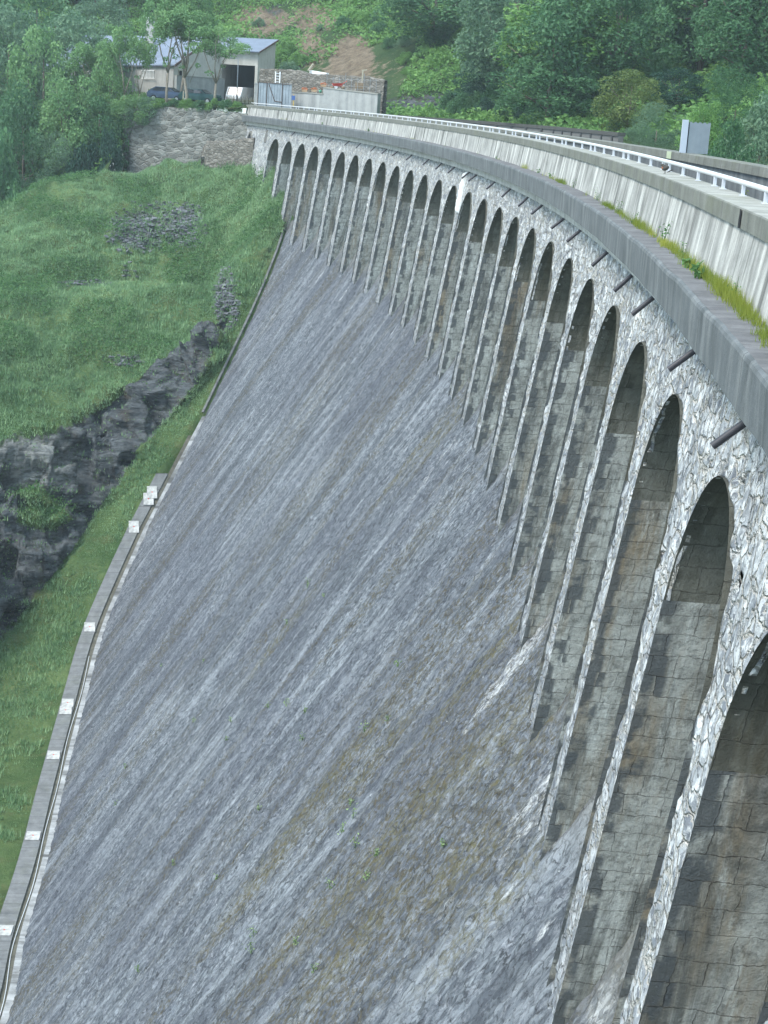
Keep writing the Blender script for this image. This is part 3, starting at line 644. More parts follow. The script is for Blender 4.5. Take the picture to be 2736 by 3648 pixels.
# ------------------------------------------------------------------ grassy spur with the cliff (lofted between its crest and foot lines)
def pz(x, y, z): return at_z(x, y, z)
def toeP(x, y): a, r, z = hitS(x, y); return W(a, r+0.6, z-0.25)
def face(x, y):                                       # point on the arcade face / slope near the far end, pushed 1 m inside
    D = ray(x*K, y*K); t = np.linspace(110, 175, 4000); Q = EYEP+t[:, None]*D; r = np.hypot(Q[:, 0]+RHO, Q[:, 1])
    i = np.argmin(np.abs(r-np.minimum(front_r(Q[:, 2]), 352.8+(Q[:, 2]+10)/1.5+50*(Q[:, 2] > -10.2)))); a = np.arctan2(Q[i, 1], Q[i, 0]+RHO)
    return W(a, r[i]+0.7, Q[i, 2])
def tzp(a, off): z = float(toe_z(a)); return W(a, toe_r(z)-off, z-0.0)
LN = []
ta = [0.02, 0.1743, 0.2464, 0.3072, 0.3313, 0.3464, 0.3655, 0.3753, 0.3909, 0.4011]
LN.append([W(a, toe_r(float(toe_z(a)))-(0.9 if a < 0.34 else -0.3 if a > 0.356 else 0.7), float(toe_z(a))-0.35) for a in ta]+[face(618, 470)])
LN.append([W(a, toe_r(float(toe_z(a)))-(1.43 if a < 0.346 else 0.46), float(toe_z(a))+0.07) for a in ta]+[face(614, 462)])
LN.append([pz(-300, 2300, -36.8), pz(-160, 1640, -36.6), pz(-60, 1450, -36.4), pz(20, 1372, -35.6), pz(90, 1283, -33.3), at(200, 1138, 120), at(320, 960, 123.5), at(425, 833, 126), at(474, 748, 128), at(522, 640, 132), face(606, 448)])
LN.append([pz(-320, 1500, -26), at(-170, 1040, 114), at(-60, 960, 118), at(20, 950, 119.5), at(90, 935, 120.5), at(190, 893, 124), at(300, 806, 127.2), at(395, 738, 129.2), at(462, 694, 130.5), at(514, 606, 134), face(601, 428)])
LN.append([pz(-330, 1200, -21), at(-170, 780, 121), at(-60, 740, 125), at(10, 760, 126), at(80, 760, 128), at(185, 750, 129), at(300, 720, 131), at(400, 680, 132.5), at(464, 668, 132.5), at(513, 588, 135.5), face(597, 418)])
LN.append([pz(-340, 950, -15), at(-180, 660, 128), at(-60, 636, 132), at(10, 628, 133), at(80, 627, 134), at(185, 629, 135), at(300, 634, 136), at(400, 640, 136), at(462, 645, 135.5), at(512, 570, 137.5), face(594, 411)])
LN.append([pz(-340, 850, -13), at(-180, 640, 131), at(-60, 612, 137), at(10, 606, 138), at(80, 603, 139), at(185, 606, 139.5), at(300, 610, 140), at(400, 606, 140.5), at(462, 600, 140), at(514, 540, 141), face(590, 402)])
LN.append([pz(-340, 700, -11), at(-180, 560, 137), at(-70, 528, 142), at(5, 520, 143), at(80, 510, 144), at(180, 495, 145), at(290, 480, 147), at(390, 470, 147.5), at(460, 460, 147.5), at(520, 430, 148), face(583, 385)])
LN.append([pz(-330, 540, -8.5), at(-200, 490, 141), at(-80, 458, 146), at(0, 437, 148), at(60, 420, 149.5), at(150, 393, 151.5), at(250, 370, 153.5), at(350, 352, 155), at(450, 343, 155.5), at(520, 330, 155), face(565, 322)])
b8 = LN[-1]
LN.append([p+np.array([-1.0, 4.0, -1.2]) for p in b8[:-3]]+[b8[-3]+np.array([-.3, 3.0, 0.1]), b8[-2]+np.array([-.3, 2.5, 0.2]), b8[-1]+np.array([0, 2.0, 0])])
LN.append([p+np.array([-2.0, 11.0, -7.0]) for p in b8[:-4]]+[b8[-4]+np.array([-1, 6.0, -1.5]), b8[-3]+np.array([-.3, 7.0, -.5]), b8[-2]+np.array([-.3, 7, 0]), b8[-1]+np.array([0, 6.0, 0])])
LN.append([p+np.array([-3.0, 17.0, -16.0]) for p in b8[:-4]]+[b8[-4]+np.array([-1, 9.0, -7.5]), b8[-3]+np.array([-.3, 9.0, -5]), b8[-2]+np.array([-.3, 9, -4]), b8[-1]+np.array([0, 8.0, -3])])
LN = np.array([[np.asarray(p, float) for p in row] for row in LN])          # lines x columns x 3
for j in range(3, LN.shape[0]): LN[j, 0] = LN[j, 1]+np.array([-8.0, -26.0, 0]); LN[j, 0, 2] = -34+(j-3)*1.2  # unseen near end of the spur, lowered so sunlight reaches the valley strip
NCOL = 330
def cat(P, t):                                       # Catmull-Rom through control points, t in [0, n-1]
    n = len(P); i = np.clip(t.astype(int), 0, n-2); f = (t-i)[:, None]
    p0 = P[np.maximum(i-1, 0)]; p1 = P[i]; p2 = P[i+1]; p3 = P[np.minimum(i+2, n-1)]
    m1 = (p2-p0)*0.4; m2 = (p3-p1)*0.4
    return (2*f**3-3*f**2+1)*p1+(f**3-2*f**2+f)*m1+(-2*f**3+3*f**2)*p2+(f**3-f**2)*m2
tc = np.linspace(0, LN.shape[1]-1, NCOL)
# the toe lines must follow the toe exactly
LC = np.array([cat(row, tc) for row in LN])
a_c = np.interp(tc, range(11), ta+[0.412])
for j, offs in ((0, None), (1, None)):
    for i, a in enumerate(a_c):
        if tc[i] <= 9:
            z = float(toe_z(a)); w = np.clip((a-0.344)/0.012, 0, 1)
            off = (0.9*(1-w)-0.3*w) if j == 0 else (1.43*(1-w)+0.46*w)
            LC[j, i] = W(a, toe_r(z)-off, z+(-0.35 if j == 0 else 0.07))
seg_n = [2, 26, 44, 16, 22, 8, 26, 30, 8, 12, 6]
rows, lab = [], []
for j, n in enumerate(seg_n):
    for q in range(n):
        f = q/n; rows.append(LC[j]*(1-f)+LC[j+1]*f); lab.append(j+f)
rows.append(LC[-1]); lab.append(float(len(LN)-1))
G = np.array(rows); lab = np.array(lab)                                    # rows x cols x 3
# round the profile off a little (not at the toe)
wgt = np.clip((lab-1.3)*1.5, 0, 1)[:, None, None]
for _ in range(3):
    Gs = G.copy(); Gs[1:-1] = (G[:-2]+2*G[1:-1]+G[2:])/4; G = G*(1-wgt)+Gs*wgt
rockw = np.exp(-((lab-2.50)/0.50)**6)[:, None]*np.ones(NCOL)[None]
rockw = rockw*(np.clip((8.75-tc)/0.5, 0, 1))[None]
X, Y, Z = G[..., 0], G[..., 1], G[..., 2]
dist_toe = np.clip((lab-1.0)[:, None]*1.2, 0, 1)
endf = np.clip((10-tc)/0.6, 0, 1)[None]
nrm = np.cross(np.gradient(G, axis=1), np.gradient(G, axis=0)); nrm /= np.linalg.norm(nrm, axis=-1, keepdims=True)+1e-9
nrm *= np.sign(nrm[..., 2:3]+1e-6)
Lr = lab[:, None]*9+0*X
rk = fbm(X*0.16+Z*0.30, Y*0.16+Z*0.12, 41, 5)*2.6+fbm(X*0.7+Z*0.9, Y*0.5-Z*0.7, 43, 4)*1.2
blk = cells((X+Y)*0.35+Z*0.15, Z*0.55-(X)*0.2, 44); rk = rk*1.1+(blk[0]-0.5)*2.2+(cells((X-Y)*0.8+Z*0.4, Z*1.3+X*.3, 46)[0]-0.5)*0.9
gd = fbm(X*0.18, Y*0.18, 51, 5)*2.0+fbm(X*0.9, Y*0.9, 53, 4)*1.1
valley = np.clip(1-(lab-1.0)/1.0, 0, 1)[:, None]
G = G+nrm*((rk*rockw+gd*(1-rockw)*(1-0.8*valley))*dist_toe*endf)[..., None]
slate = np.zeros_like(X)
for xd, yd, rx, ry, am in [(300, 500, 70, 50, 1.0), (395, 490, 55, 50, 1.0), (490, 650, 26, 65, 1.2), (270, 780, 45, 14, 1.0), (185, 612, 60, 8, 1.0), (340, 445, 100, 18, 0.5), (280, 590, 30, 40, 0.5)]:
    pr = proj(G.reshape(-1, 3)); slate = np.maximum(slate, am*np.exp(-((pr[:, 0]-xd)/rx)**2-((pr[:, 1]-yd)/ry)**2).reshape(X.shape)*(1-rockw))
pr = proj(G.reshape(-1, 3)); pxm = pr[:, 0].reshape(X.shape); pym = pr[:, 1].reshape(X.shape)
pale = np.clip(1.3*np.exp(-((pxm-70)/95)**2-((pym-990)/75)**2), 0, 1)
rock2 = np.clip(rockw-0.85*np.exp(-((pxm-95)/75)**2-((pym-1115)/42)**2)-0.5*np.exp(-((pxm-60)/60)**2-((pym-1060)/20)**2), 0, 1)
me = mesh('ground', G, grid_faces(len(lab), NCOL), M['mound'], None, dict(rock=rock2, slate=slate, pale=pale, soil=np.zeros_like(X)))
prop(link('ground', me), kind='structure')

# ------------------------------------------------------------------ hillside, yard and banks behind the crest
HP = []
def h3(p): HP.append(np.asarray(p, float))
for x, y, t in [(830, 235, 158), (1000, 242, 150), (1110, 262, 141), (960, 175, 160), (1060, 190, 155), (830, 120, 174), (950, 100, 171), (1060, 60, 172), (900, 20, 188), (1000, -60, 195),
                (760, 175, 171), (790, 110, 177), (700, 90, 184), (620, 60, 193), (560, 55, 197), (700, 20, 196), (500, 40, 203), (400, 20, 208), (300, 0, 212), (200, -20, 212), (60, -30, 212), (-150, -30, 215),
                (600, -10, 207), (800, -40, 205), (900, -150, 215), (600, -200, 240), (300, -220, 245), (0, -250, 250),
                (1200, 270, 133), (1300, 292, 124), (1250, 180, 142), (1350, 200, 135), (1250, 80, 155), (1400, 100, 150), (1300, -50, 175), (1500, 0, 165), (1400, 330, 112), (1500, 345, 100), (1600, 372, 90),
                (1550, 220, 120), (1659, 150, 130), (1800, 250, 110), (1659, -50, 160), (1900, 0, 150), (1500, -200, 210), (1850, -250, 200)]:
    h3(at(x, y, t))
for p in [(-31, 152, 0.6), (-40, 158, 0.7), (-36, 165, 0.8), (-50, 172, 0.9), (-28, 158, 0.6), (-24, 156, 0.6), (-60, 176, 0.9), (-72, 180, 0.8), (-47, 164, 0.7), (-38, 180, 1.2), (-55, 188, 1.2), (-75, 192, 1.5), (-22, 148, 0.4), (-15, 142, 0.2), (-17, 146, 0.4),
          (-9, 138, 0.2), (-4, 129, 0.0), (1, 110, -0.4), (6, 118, 0.5), (2, 100, -3), (6, 88, -6), (8, 60, -9), (10, 20, -12), (14, -30, -14), (60, 20, -15), (60, -30, -16), (120, 0, -10), (30, 80, -3), (60, 90, 6), (110, 90, 20), (160, 60, 25), (120, 160, 50), (60, 180, 42), (20, 260, 60), (-80, 300, 70), (-150, 290, 65), (160, 240, 80),
          (-52, 156, -9), (-60, 153, -13), (-75, 150, -17), (-100, 150, -24), (-56, 165, -3.5), (-70, 168, -6), (-90, 172, -6), (-110, 180, -4), (-52, 162, -5.5), (-140, 160, -25), (-150, 200, 5), (-170, 230, 25), (-95, 205, 4), (-85, 160, -14), (-70, 158, -13)]:
    h3(p)
HP = np.array(HP)
_D = np.hypot(HP[:, None, 0]-HP[None, :, 0], HP[:, None, 1]-HP[None, :, 1])
_n = len(HP); _A = np.zeros((_n+1, _n+1)); _A[:_n, :_n] = -_D - 0.0*np.eye(_n) + 0.6*np.eye(_n); _A[:_n, _n] = 1; _A[_n, :_n] = 1
_w = np.linalg.solve(_A, np.r_[HP[:, 2], 0])
def hill_z(x, y):
    x = np.asarray(x, float); y = np.asarray(y, float); z = np.full(x.shape, _w[-1])
    for i in range(_n): z = z-_w[i]*np.hypot(x-HP[i, 0], y-HP[i, 1])
    yard = np.exp(-(((x+45)/26)**4+((y-172)/13)**4))
    return z+(fbm(x*0.15, y*0.15, 61, 5)*2.6+fbm(x*0.7, y*0.7, 67, 3)*0.7)*(1-0.95*yard)
xs = np.arange(-175, 170, 0.75); ys = np.arange(-60, 300, 0.75)
Xh, Yh = np.meshgrid(xs, ys, indexing='ij'); Zh = hill_z(Xh, Yh)
rh = np.hypot(Xh+RHO, Yh); ah = np.arctan2(Yh, Xh+RHO)
def inside(X, Y, poly):
    c = np.zeros(np.shape(X), bool); n = len(poly)
    for i in range(n):
        x1, y1 = poly[i]; x2, y2 = poly[(i+1) % n]
        c ^= ((y1 > Y) != (y2 > Y)) & (X < (x2-x1)*(Y-y1)/((y2-y1)+1e-12)+x1)
    return c
wallA = at(530, 300, 156.0)[:2]; wallB = at(287, 300, 160.5)[:2]
down = (rh < 358.2) & (ah < 0.455)                                     # under the dam or downstream of it
# keep the ground behind the wing wall; the low ground in front of it belongs to the spur
wd = wallB-wallA; side = (Xh-wallA[0])*wd[1]-(Yh-wallA[1])*wd[0]
front = (side < -0.5) & (Xh < wallA[0]+3) & (Xh > wallB[0]-0.5)
front |= (Xh <= wallB[0]-0.5) & (Yh < 152+0.0*Xh)
ok = ~(down | front)
Fh = grid_faces(len(xs), len(ys)); okf = ok.ravel()[Fh].all(1)
gx, gy = np.gradient(Zh, 0.75); slp = np.hypot(gx, gy)
soil = np.zeros_like(Xh); pr = proj(np.stack([Xh, Yh, Zh], -1).reshape(-1, 3)); px_, py_ = pr[:, 0].reshape(Xh.shape), pr[:, 1].reshape(Xh.shape)
for xd, yd, rx, ry, am in [(760, 130, 55, 60, 1.0), (560, 45, 75, 38, 0.95), (680, 40, 60, 35, 0.9), (660, 110, 60, 45, 0.85), (720, 165, 60, 25, 0.7), (400, 30, 80, 25, 0.6), (290, 30, 60, 30, 0.5), (800, 180, 40, 25, 0.7)]:
    soil = np.maximum(soil, am*np.exp(-(((px_-xd)/rx)**2+((py_-yd)/ry)**2)**1.5))
yardm = np.clip(1.4*np.exp(-(((Xh+43)/24)**4+((Yh-170)/12)**4)), 0, 1); soil = np.maximum(soil, 0.45*yardm)
rockh = np.zeros_like(Xh)
for xd, yd, rx, ry, am in [(960, 225, 170, 26, 0.75), (1040, 150, 40, 12, 0.7), (590, 20, 40, 30, 0.5), (640, 130, 40, 30, 0.6), (1100, 240, 60, 20, 0.6)]:
    rockh = np.maximum(rockh, am*np.exp(-(((px_-xd)/rx)**2+((py_-yd)/ry)**2)**1.5))
Zh = Zh+rockh*(fbm(Xh*0.6+Zh*0.5, Yh*0.6, 81, 4)*2.0)+np.clip(soil-0.5*yardm, 0, 1)*fbm(Xh*0.5, Yh*0.5, 83, 4)*1.2
me = mesh('hillside', np.stack([Xh, Yh, Zh], -1), Fh[okf], M['hill'], None, dict(rock=rockh, slate=0*Xh, pale=rockh*0.1, soil=soil))
prop(link('hillside', me), kind='structure')
wp = [(358.7, a) for a in np.linspace(-0.085, 0.42, 60)]
wv = [W(a, 358.6, -4.0) for r, a in wp]+[(5, 300, -4.0), (170, 300, -4.0), (170, -60, -4.0)]
mb = MB(); mb.add(wv, [tuple(range(len(wv)))]); prop(mb.build('water', M['water']), kind='structure')
# ground sheet far below that reaches the horizon on the downstream side
mb = MB(); mb.add([(-310, -250, -48), (310, -250, -48), (310, 410, -48), (-310, 410, -48)], [(0, 1, 2, 3)])
prop(mb.build('valley_floor', M['hill']), kind='structure')

def hz(x, y): return float(hill_z(np.array([x]), np.array([y]))[0])

# ------------------------------------------------------------------ far end: wing wall, house, garage, gate, garden walls
def fp(x, y, t): return at(x/K, y/K, t)               # photograph pixel + distance -> point
def vtop(x, t, y): return fp(x, y, t)
def wallbox(p0, p1, z0, z1a, z1b=None, th=0.4, n=1):   # a wall between two plan points, top may slope
    z1b = z1a if z1b is None else z1b
    d = np.array([p1[0]-p0[0], p1[1]-p0[1]]); d /= np.linalg.norm(d); q = np.array([-d[1], d[0]])*th
    if q[1] < 0: q = -q
    b = [(p0[0], p0[1], z0), (p1[0], p1[1], z0), (p1[0]+q[0], p1[1]+q[1], z0), (p0[0]+q[0], p0[1]+q[1], z0)]
    t = [(b[0][0], b[0][1], z1a), (b[1][0], b[1][1], z1b), (b[2][0], b[2][1], z1b), (b[3][0], b[3][1], z1a)]
    return b, t
def subwall(name, pts_top, z_bot, th, mat, parent=None, disp=0.06, nx=80, nz=30, seed=0):
    """rough stone wall face: pts_top = list of (x, y, z) along the top"""
    T = np.array(pts_top, float); zb = np.asarray(z_bot, float)*np.ones(len(T)); c = np.r_[0, np.cumsum(np.hypot(*np.diff(T[:, :2], axis=0).T))]
    u = np.linspace(0, c[-1], nx); X = np.interp(u, c, T[:, 0]); Y = np.interp(u, c, T[:, 1]); ZT_ = np.interp(u, c, T[:, 2])+0.12*(vnoise(u*1.8, u*0, seed)-0.5); ZB_ = np.interp(u, c, zb)
    d = np.gradient(np.stack([X, Y], 1), axis=0); d /= np.linalg.norm(d, axis=1, keepdims=True); nx_, ny_ = d[:, 1], -d[:, 0]
    s = np.sign(nx_*(0-X)+ny_*(0-Y)); nx_, ny_ = nx_*s, ny_*s                         # outward = towards the valley / viewer side
    f = np.linspace(0, 1, nz)[None]; Z = ZT_[:, None]+(ZB_-ZT_)[:, None]*f
    e = disp*(cells(u[:, None]*1.6+0*f, Z*2.2, seed)[0]-0.5)+disp*fbm(u[:, None]*0.8+0*f, Z, seed+3)
    batter = 0.08*(ZT_[:, None]-Z)
    front = np.stack([X[:, None]+nx_[:, None]*(e+batter), Y[:, None]+ny_[:, None]*(e+batter), Z], -1)
    back = np.stack([X[:, None]-nx_[:, None]*th+0*f, Y[:, None]-ny_[:, None]*th+0*f, Z], -1)
    V = np.concatenate([back[:, ::-1], front], 1); me = mesh(name, V, grid_faces(nx, 2*nz), mat)
    return link(name, me, parent)
w0 = fp(884, 404, 155.8); w1 = fp(472, 404, 160.2); w0[2] = 0.15; w1[2] = -0.25; wm = fp(590, 390, 158.8); wm[2] = 0.35
ww = subwall('wing_wall', [w0+np.array([1.2, -1.0, 0]), w0, wm, w1, w1+np.array([-0.6, 5.0, -1.0])], [-6, -6.5, -8, -9, -9], 0.9, M['wall'], seed=3, nx=150, nz=60)
prop(ww, 'tall grey rubble stone wing wall between the dam end and the leafy slope', 'retaining wall')
l0 = fp(905, 488, 152.5); l1 = fp(735, 502, 154.5); l2 = fp(728, 560, 154.8)
prop(subwall('rubble_wall', [l0, fp(820, 500, 153.5), l1, l2], [-7, -7, -7, -7.2], 0.8, M['dry'], seed=9, nx=60, nz=16), 'low rough stone wall stepping out at the foot of the tall wing wall', 'wall')

def poly_obj(name, pts, mat, parent=None, th=None):
    mb = MB()
    if th is None: mb.add(pts, [tuple(range(len(pts)))])
    else: mb.prism([np.asarray(p, float) for p in pts], [np.asarray(p, float)+np.asarray(th, float) for p in pts])
    return mb.build(name, mat, parent)
# garage
gar = empty('garage', (0, 0, 0), label='tall pale rendered garage with a blue grey lean roof and a wide open doorway', cat='garage')
FLp, FRp = fp(776, 350, 171.5), fp(914, 350, 170.0); BRp = fp(974, 350, 177.5); BLp = FLp+BRp-FRp
zE, zR, zG = 6.25, 7.75, 0.6
def Z(p, z): return np.array([p[0], p[1], z])
back = (BRp-FRp)/np.linalg.norm((BRp-FRp)[:2]); back[2] = 0; side_ = (FRp-FLp)/np.linalg.norm((FRp-FLp)[:2]); side_[2] = 0
zl = 4.9; xo0 = FLp+side_*0.12; xo1 = FRp-side_*0.32
mb = MB()
mb.prism([Z(FLp, zG), Z(xo0, zG), Z(xo0, zE), Z(FLp, zE)], [Z(FLp+back*.25, zG), Z(xo0+back*.25, zG), Z(xo0+back*.25, zE), Z(FLp+back*.25, zE)])
mb.prism([Z(xo1, zG), Z(FRp, zG), Z(FRp, zE), Z(xo1, zE)], [Z(xo1+back*.25, zG), Z(FRp+back*.25, zG), Z(FRp+back*.25, zE), Z(xo1+back*.25, zE)])
mb.prism([Z(xo0, zl), Z(xo1, zl), Z(xo1, zE), Z(xo0, zE)], [Z(xo0+back*.25, zl), Z(xo1+back*.25, zl), Z(xo1+back*.25, zE), Z(xo0+back*.25, zE)])
q = side_*-0.25; q2 = back*0.252
mb.prism([Z(FRp+q2, zG), Z(BRp, zG), Z(BRp, zR), Z(FRp+q2, zE+.05)], [Z(FRp+q2+q, zG), Z(BRp+q, zG), Z(BRp+q, zR), Z(FRp+q2+q, zE+.05)])
mb.prism([Z(BLp, zG), Z(BRp+q, zG), Z(BRp+q, zR), Z(BLp, zR)], [Z(BLp-back*.2, zG), Z(BRp+q-back*.2, zG), Z(BRp+q-back*.2, zR), Z(BLp-back*.2, zR)])
mb.prism([Z(FLp+q2, zG), Z(BLp-back*.2, zG), Z(BLp-back*.2, zR), Z(FLp+q2, zE)], [Z(FLp+q2-q, zG), Z(BLp-back*.2-q, zG), Z(BLp-back*.2-q, zR), Z(FLp+q2-q, zE)])
mb.build('wall', M['house'], gar)
e0 = FLp-side_*1.6-back*.5; e1 = FRp+side_*.25-back*.5; r1_ = BRp+side_*.25+back*.3; r0_ = BLp-side_*1.6+back*.3
mb = MB(); n = 34
for i in range(n):                                        # standing seams
    a = i/n; b = (i+0.93)/n
    mb.prism([Z(e0+(e1-e0)*a, zE+.02), Z(e0+(e1-e0)*b, zE+.02), Z(r0_+(r1_-r0_)*b, zR+.12), Z(r0_+(r1_-r0_)*a, zR+.12)], [Z(e0+(e1-e0)*a, zE+.10), Z(e0+(e1-e0)*b, zE+.10), Z(r0_+(r1_-r0_)*b, zR+.2), Z(r0_+(r1_-r0_)*a, zR+.2)])
mb.prism([Z(e0, zE), Z(e1, zE), Z(r1_, zR+.1), Z(r0_, zR+.1)], [Z(e0, zE+.05), Z(e1, zE+.05), Z(r1_, zR+.15), Z(r0_, zR+.15)])
mb.build('roof', M['roof'], gar)
mb = MB(); mb.prism([Z(e1+side_*.01, zE-.05), Z(r1_+side_*.01, zR+.02), Z(r1_+side_*.01, zR+.22), Z(e1+side_*.01, zE+.12)], [Z(e1+side_*.05, zE-.05), Z(r1_+side_*.05, zR+.02), Z(r1_+side_*.05, zR+.22), Z(e1+side_*.05, zE+.12)]); mb.build('fascia_board', M['brownedge'], gar)
poly_obj('interior_shade', [Z(BLp-back*1.2, zG), Z(BRp+q-back*1.2, zG), Z(BRp+q-back*1.2, zE), Z(BLp-back*1.2, zE)], M['dark'], gar)  # dark sheet before the back wall stands in for the garage's shade
mb = MB(); mb.box(Z((FLp+FRp)/2+back*3-side_*0.3, zG-.02), (4.2, 6.5, 0.1), math.atan2(side_[1], side_[0])); mb.build('floor', M['road'], gar)

# long house
house = empty('house', (0, 0, 0), label='long low house with pale gable, blue grey roof and tapering chimney behind locust trees', cat='house')
E1, E2, A2, A1, G2 = fp(150, 236, 180.0), fp(619, 229, 166.3), fp(752, 134, 173.0), fp(300, 128, 187.0), fp(778, 345, 171.4)
zb = 0.3
mb = MB(); mb.prism([Z(E1, zb), Z(E2, zb), E2, E1], [Z(E1, zb)+back*.3, Z(E2, zb)+back*.3, E2+back*.3, E1+back*.3]); mb.build('wall', M['shade'], house)
gt = G2.copy(); gt[2] = E2[2]+(A2[2]-E2[2])*0.93
mb = MB(); mb.prism([Z(E2, zb), Z(G2, zb), gt, E2], [Z(E2, zb)+back*.3, Z(G2, zb)+back*.3, gt+back*.3, E2+back*.3]); mb.build('gable_wall', M['house'], house)
lo = (E2-E1)*0.006+np.array([0.1, -0.35, -0.12]); mb = MB()
n = 70
for i in range(n):
    a, b = i/n, (i+.94)/n; p = [E1+lo+(E2-E1)*a, E1+lo+(E2-E1)*b, A1+(A2-A1)*b, A1+(A2-A1)*a]
    mb.prism(p, [v+np.array([0, 0, .09]) for v in p])
p = [E1+lo, E2+lo, A2, A1]; mb.prism([v-np.array([0, 0, .05]) for v in p], [v+np.array([0, 0, .03]) for v in p]); mb.build('roof', M['roof'], house)
mb = MB(); d_ = np.array([0.1, -.12, 0]); mb.prism([E2+lo-np.array([0, 0, .14])+d_, A2-np.array([0, 0, .14])+d_, A2+np.array([0, 0, .12])+d_, E2+lo+np.array([0, 0, .12])+d_], [v+np.array([.06, -.04, 0])+d_ for v in (E2+lo-np.array([0, 0, .14]), A2-np.array([0, 0, .14]), A2+np.array([0, 0, .12]), E2+lo+np.array([0, 0, .12]))]); mb.build('fascia_board', M['brownedge'], house)
rzw = math.atan2((G2-E2)[1], (G2-E2)[0]); gdir = (G2-E2)/np.linalg.norm((G2-E2)[:2]); gdir[2] = 0; gn = np.array([gdir[1], -gdir[0], 0])
def on_gable(x, y): s = (x-619)/(778-619.0); p = E2+(G2-E2)*s; t = 166.3+(171.4-166.3)*s; return fp(x, y, t)+gn*0.02
c = on_gable(642, 261); mb = MB(); mb.box(c, (0.44, 0.10, 0.6), rzw); wf = mb.build('window', M['pale_wood'], house)
mb = MB(); mb.box(c+gn*0.06, (0.34, 0.02, 0.5), rzw); mb.build('pane', M['dark'], wf)
lw0 = on_gable(621, 300)+gn*0.35; lw1 = on_gable(792, 300)+gn*0.35; ztop = fp(640, 272, 166.5)[2]
mb = MB(); b_, t_ = wallbox(lw0, lw1, zb, ztop, th=.32); mb.prism(b_, t_); mb.build('lower_wall', M['gwall'], house)
mb = MB(); b_, t_ = wallbox(lw0+gn*.06, lw1+gn*.06, ztop+.003, ztop+.1, th=.42); mb.prism(b_, t_); mb.build('ledge_stone', M['coptop'], house)
mb = MB()
for i in range(9): mb.box(fp(507+i*5, 265, 169.4-0.13*i), (0.05, 0.05, 0.85))
for y in (252, 279): mb.tube([fp(504, y, 169.5), fp(550, y, 168.2)], 0.035, 6)
mb.build('window_bars', M['white'], house)
cp_ = fp(535, 140, 176); w0_ = 0.62; mb = MB(); zc0, zc1 = cp_[2]-4, fp(535, 66, 176)[2]
def sq(c, w, z): return [(c[0]-w, c[1]-w, z), (c[0]+w, c[1]-w, z), (c[0]+w, c[1]+w, z), (c[0]-w, c[1]+w, z)]
mb.prism(sq(cp_, 0.62, zc0), sq(cp_, 0.36, zc1)); ch = mb.build('chimney', M['shade'], house)
mb = MB(); mb.prism(sq(cp_, .43, zc1+.002), sq(cp_, .43, zc1+.1)); mb.build('chimney_cap', M['white'], ch)
mb = MB(); mb.prism(sq(cp_, .34, zc1+.1), sq(cp_, .36, zc1+.75)); mb.prism(sq(cp_, .40, zc1+.752), sq(cp_, .40, zc1+.85)); mb.build('chimney_pot', M['black'], ch)

# sheet metal gate leaf
gate = empty('metal_gate', (0, 0, 0), label='grey sheet metal double gate with rusty bars standing behind the end of the crest', cat='gate')
ga, gb = fp(916, 372, 156.5), fp(1037, 372, 155.0); gd_ = (gb-ga)/np.linalg.norm((gb-ga)[:2]); gd_[2] = 0; gnn = np.array([gd_[1], -gd_[0], 0]); gr = math.atan2(gd_[1], gd_[0])
zg0, zga, zgb = 0.45, fp(916, 292, 156.5)[2], fp(1037, 299, 155)[2]; L_ = np.linalg.norm((gb-ga)[:2])
for i, (s0, s1) in enumerate(((0, .74), (.745, 1))):
    pa, pb = ga+gd_*L_*s0, ga+gd_*L_*s1; za, zb_ = zga+(zgb-zga)*s0, zga+(zgb-zga)*s1; mb = MB()
    m = 18 if i == 0 else 6
    for j in range(m):
        u0, u1 = j/m, (j+1)/m; o1 = gnn*(0.03 if j % 2 else 0.0)
        A_, B_ = pa+(pb-pa)*u0+o1, pa+(pb-pa)*u1+o1; mb.prism([Z(A_, zg0), Z(B_, zg0), Z(B_, za+(zb_-za)*u1), Z(A_, za+(zb_-za)*u0)], [Z(A_-gnn*.03, zg0), Z(B_-gnn*.03, zg0), Z(B_-gnn*.03, za+(zb_-za)*u1), Z(A_-gnn*.03, za+(zb_-za)*u0)])
    mb.build('sheet_panel', M['gate'], gate)
mb = MB(); f_ = lambda s, h: Z(ga+gd_*L_*s+gnn*.06, zg0+(zga-zg0)*h)
for a, b in ((f_(0, 1.0), f_(1, .97)), (f_(0.02, 0), f_(0.02, 1)), (f_(.28, .1), f_(.28, 1)), (f_(.73, 0), f_(.73, 1)), (f_(.33, .95), f_(.52, .38)), (f_(.52, .38), f_(.72, .36)), (f_(.17, .16), f_(.78, .08))): mb.tube([a, b], 0.035, 6)
mb.build('bar', M['rust'], gate)
mb = MB(); pq = fp(912, 372, 157.2); mb.box((pq[0], pq[1], 1.7), (0.35, 0.35, 2.6)); mb.box((pq[0], pq[1], 3.05), (0.45, 0.45, 0.1)); prop(mb.build('gate_pillar', M['gwall'], bevel=.02), 'square rendered pillar at the left side of the grey metal gate', 'pillar')

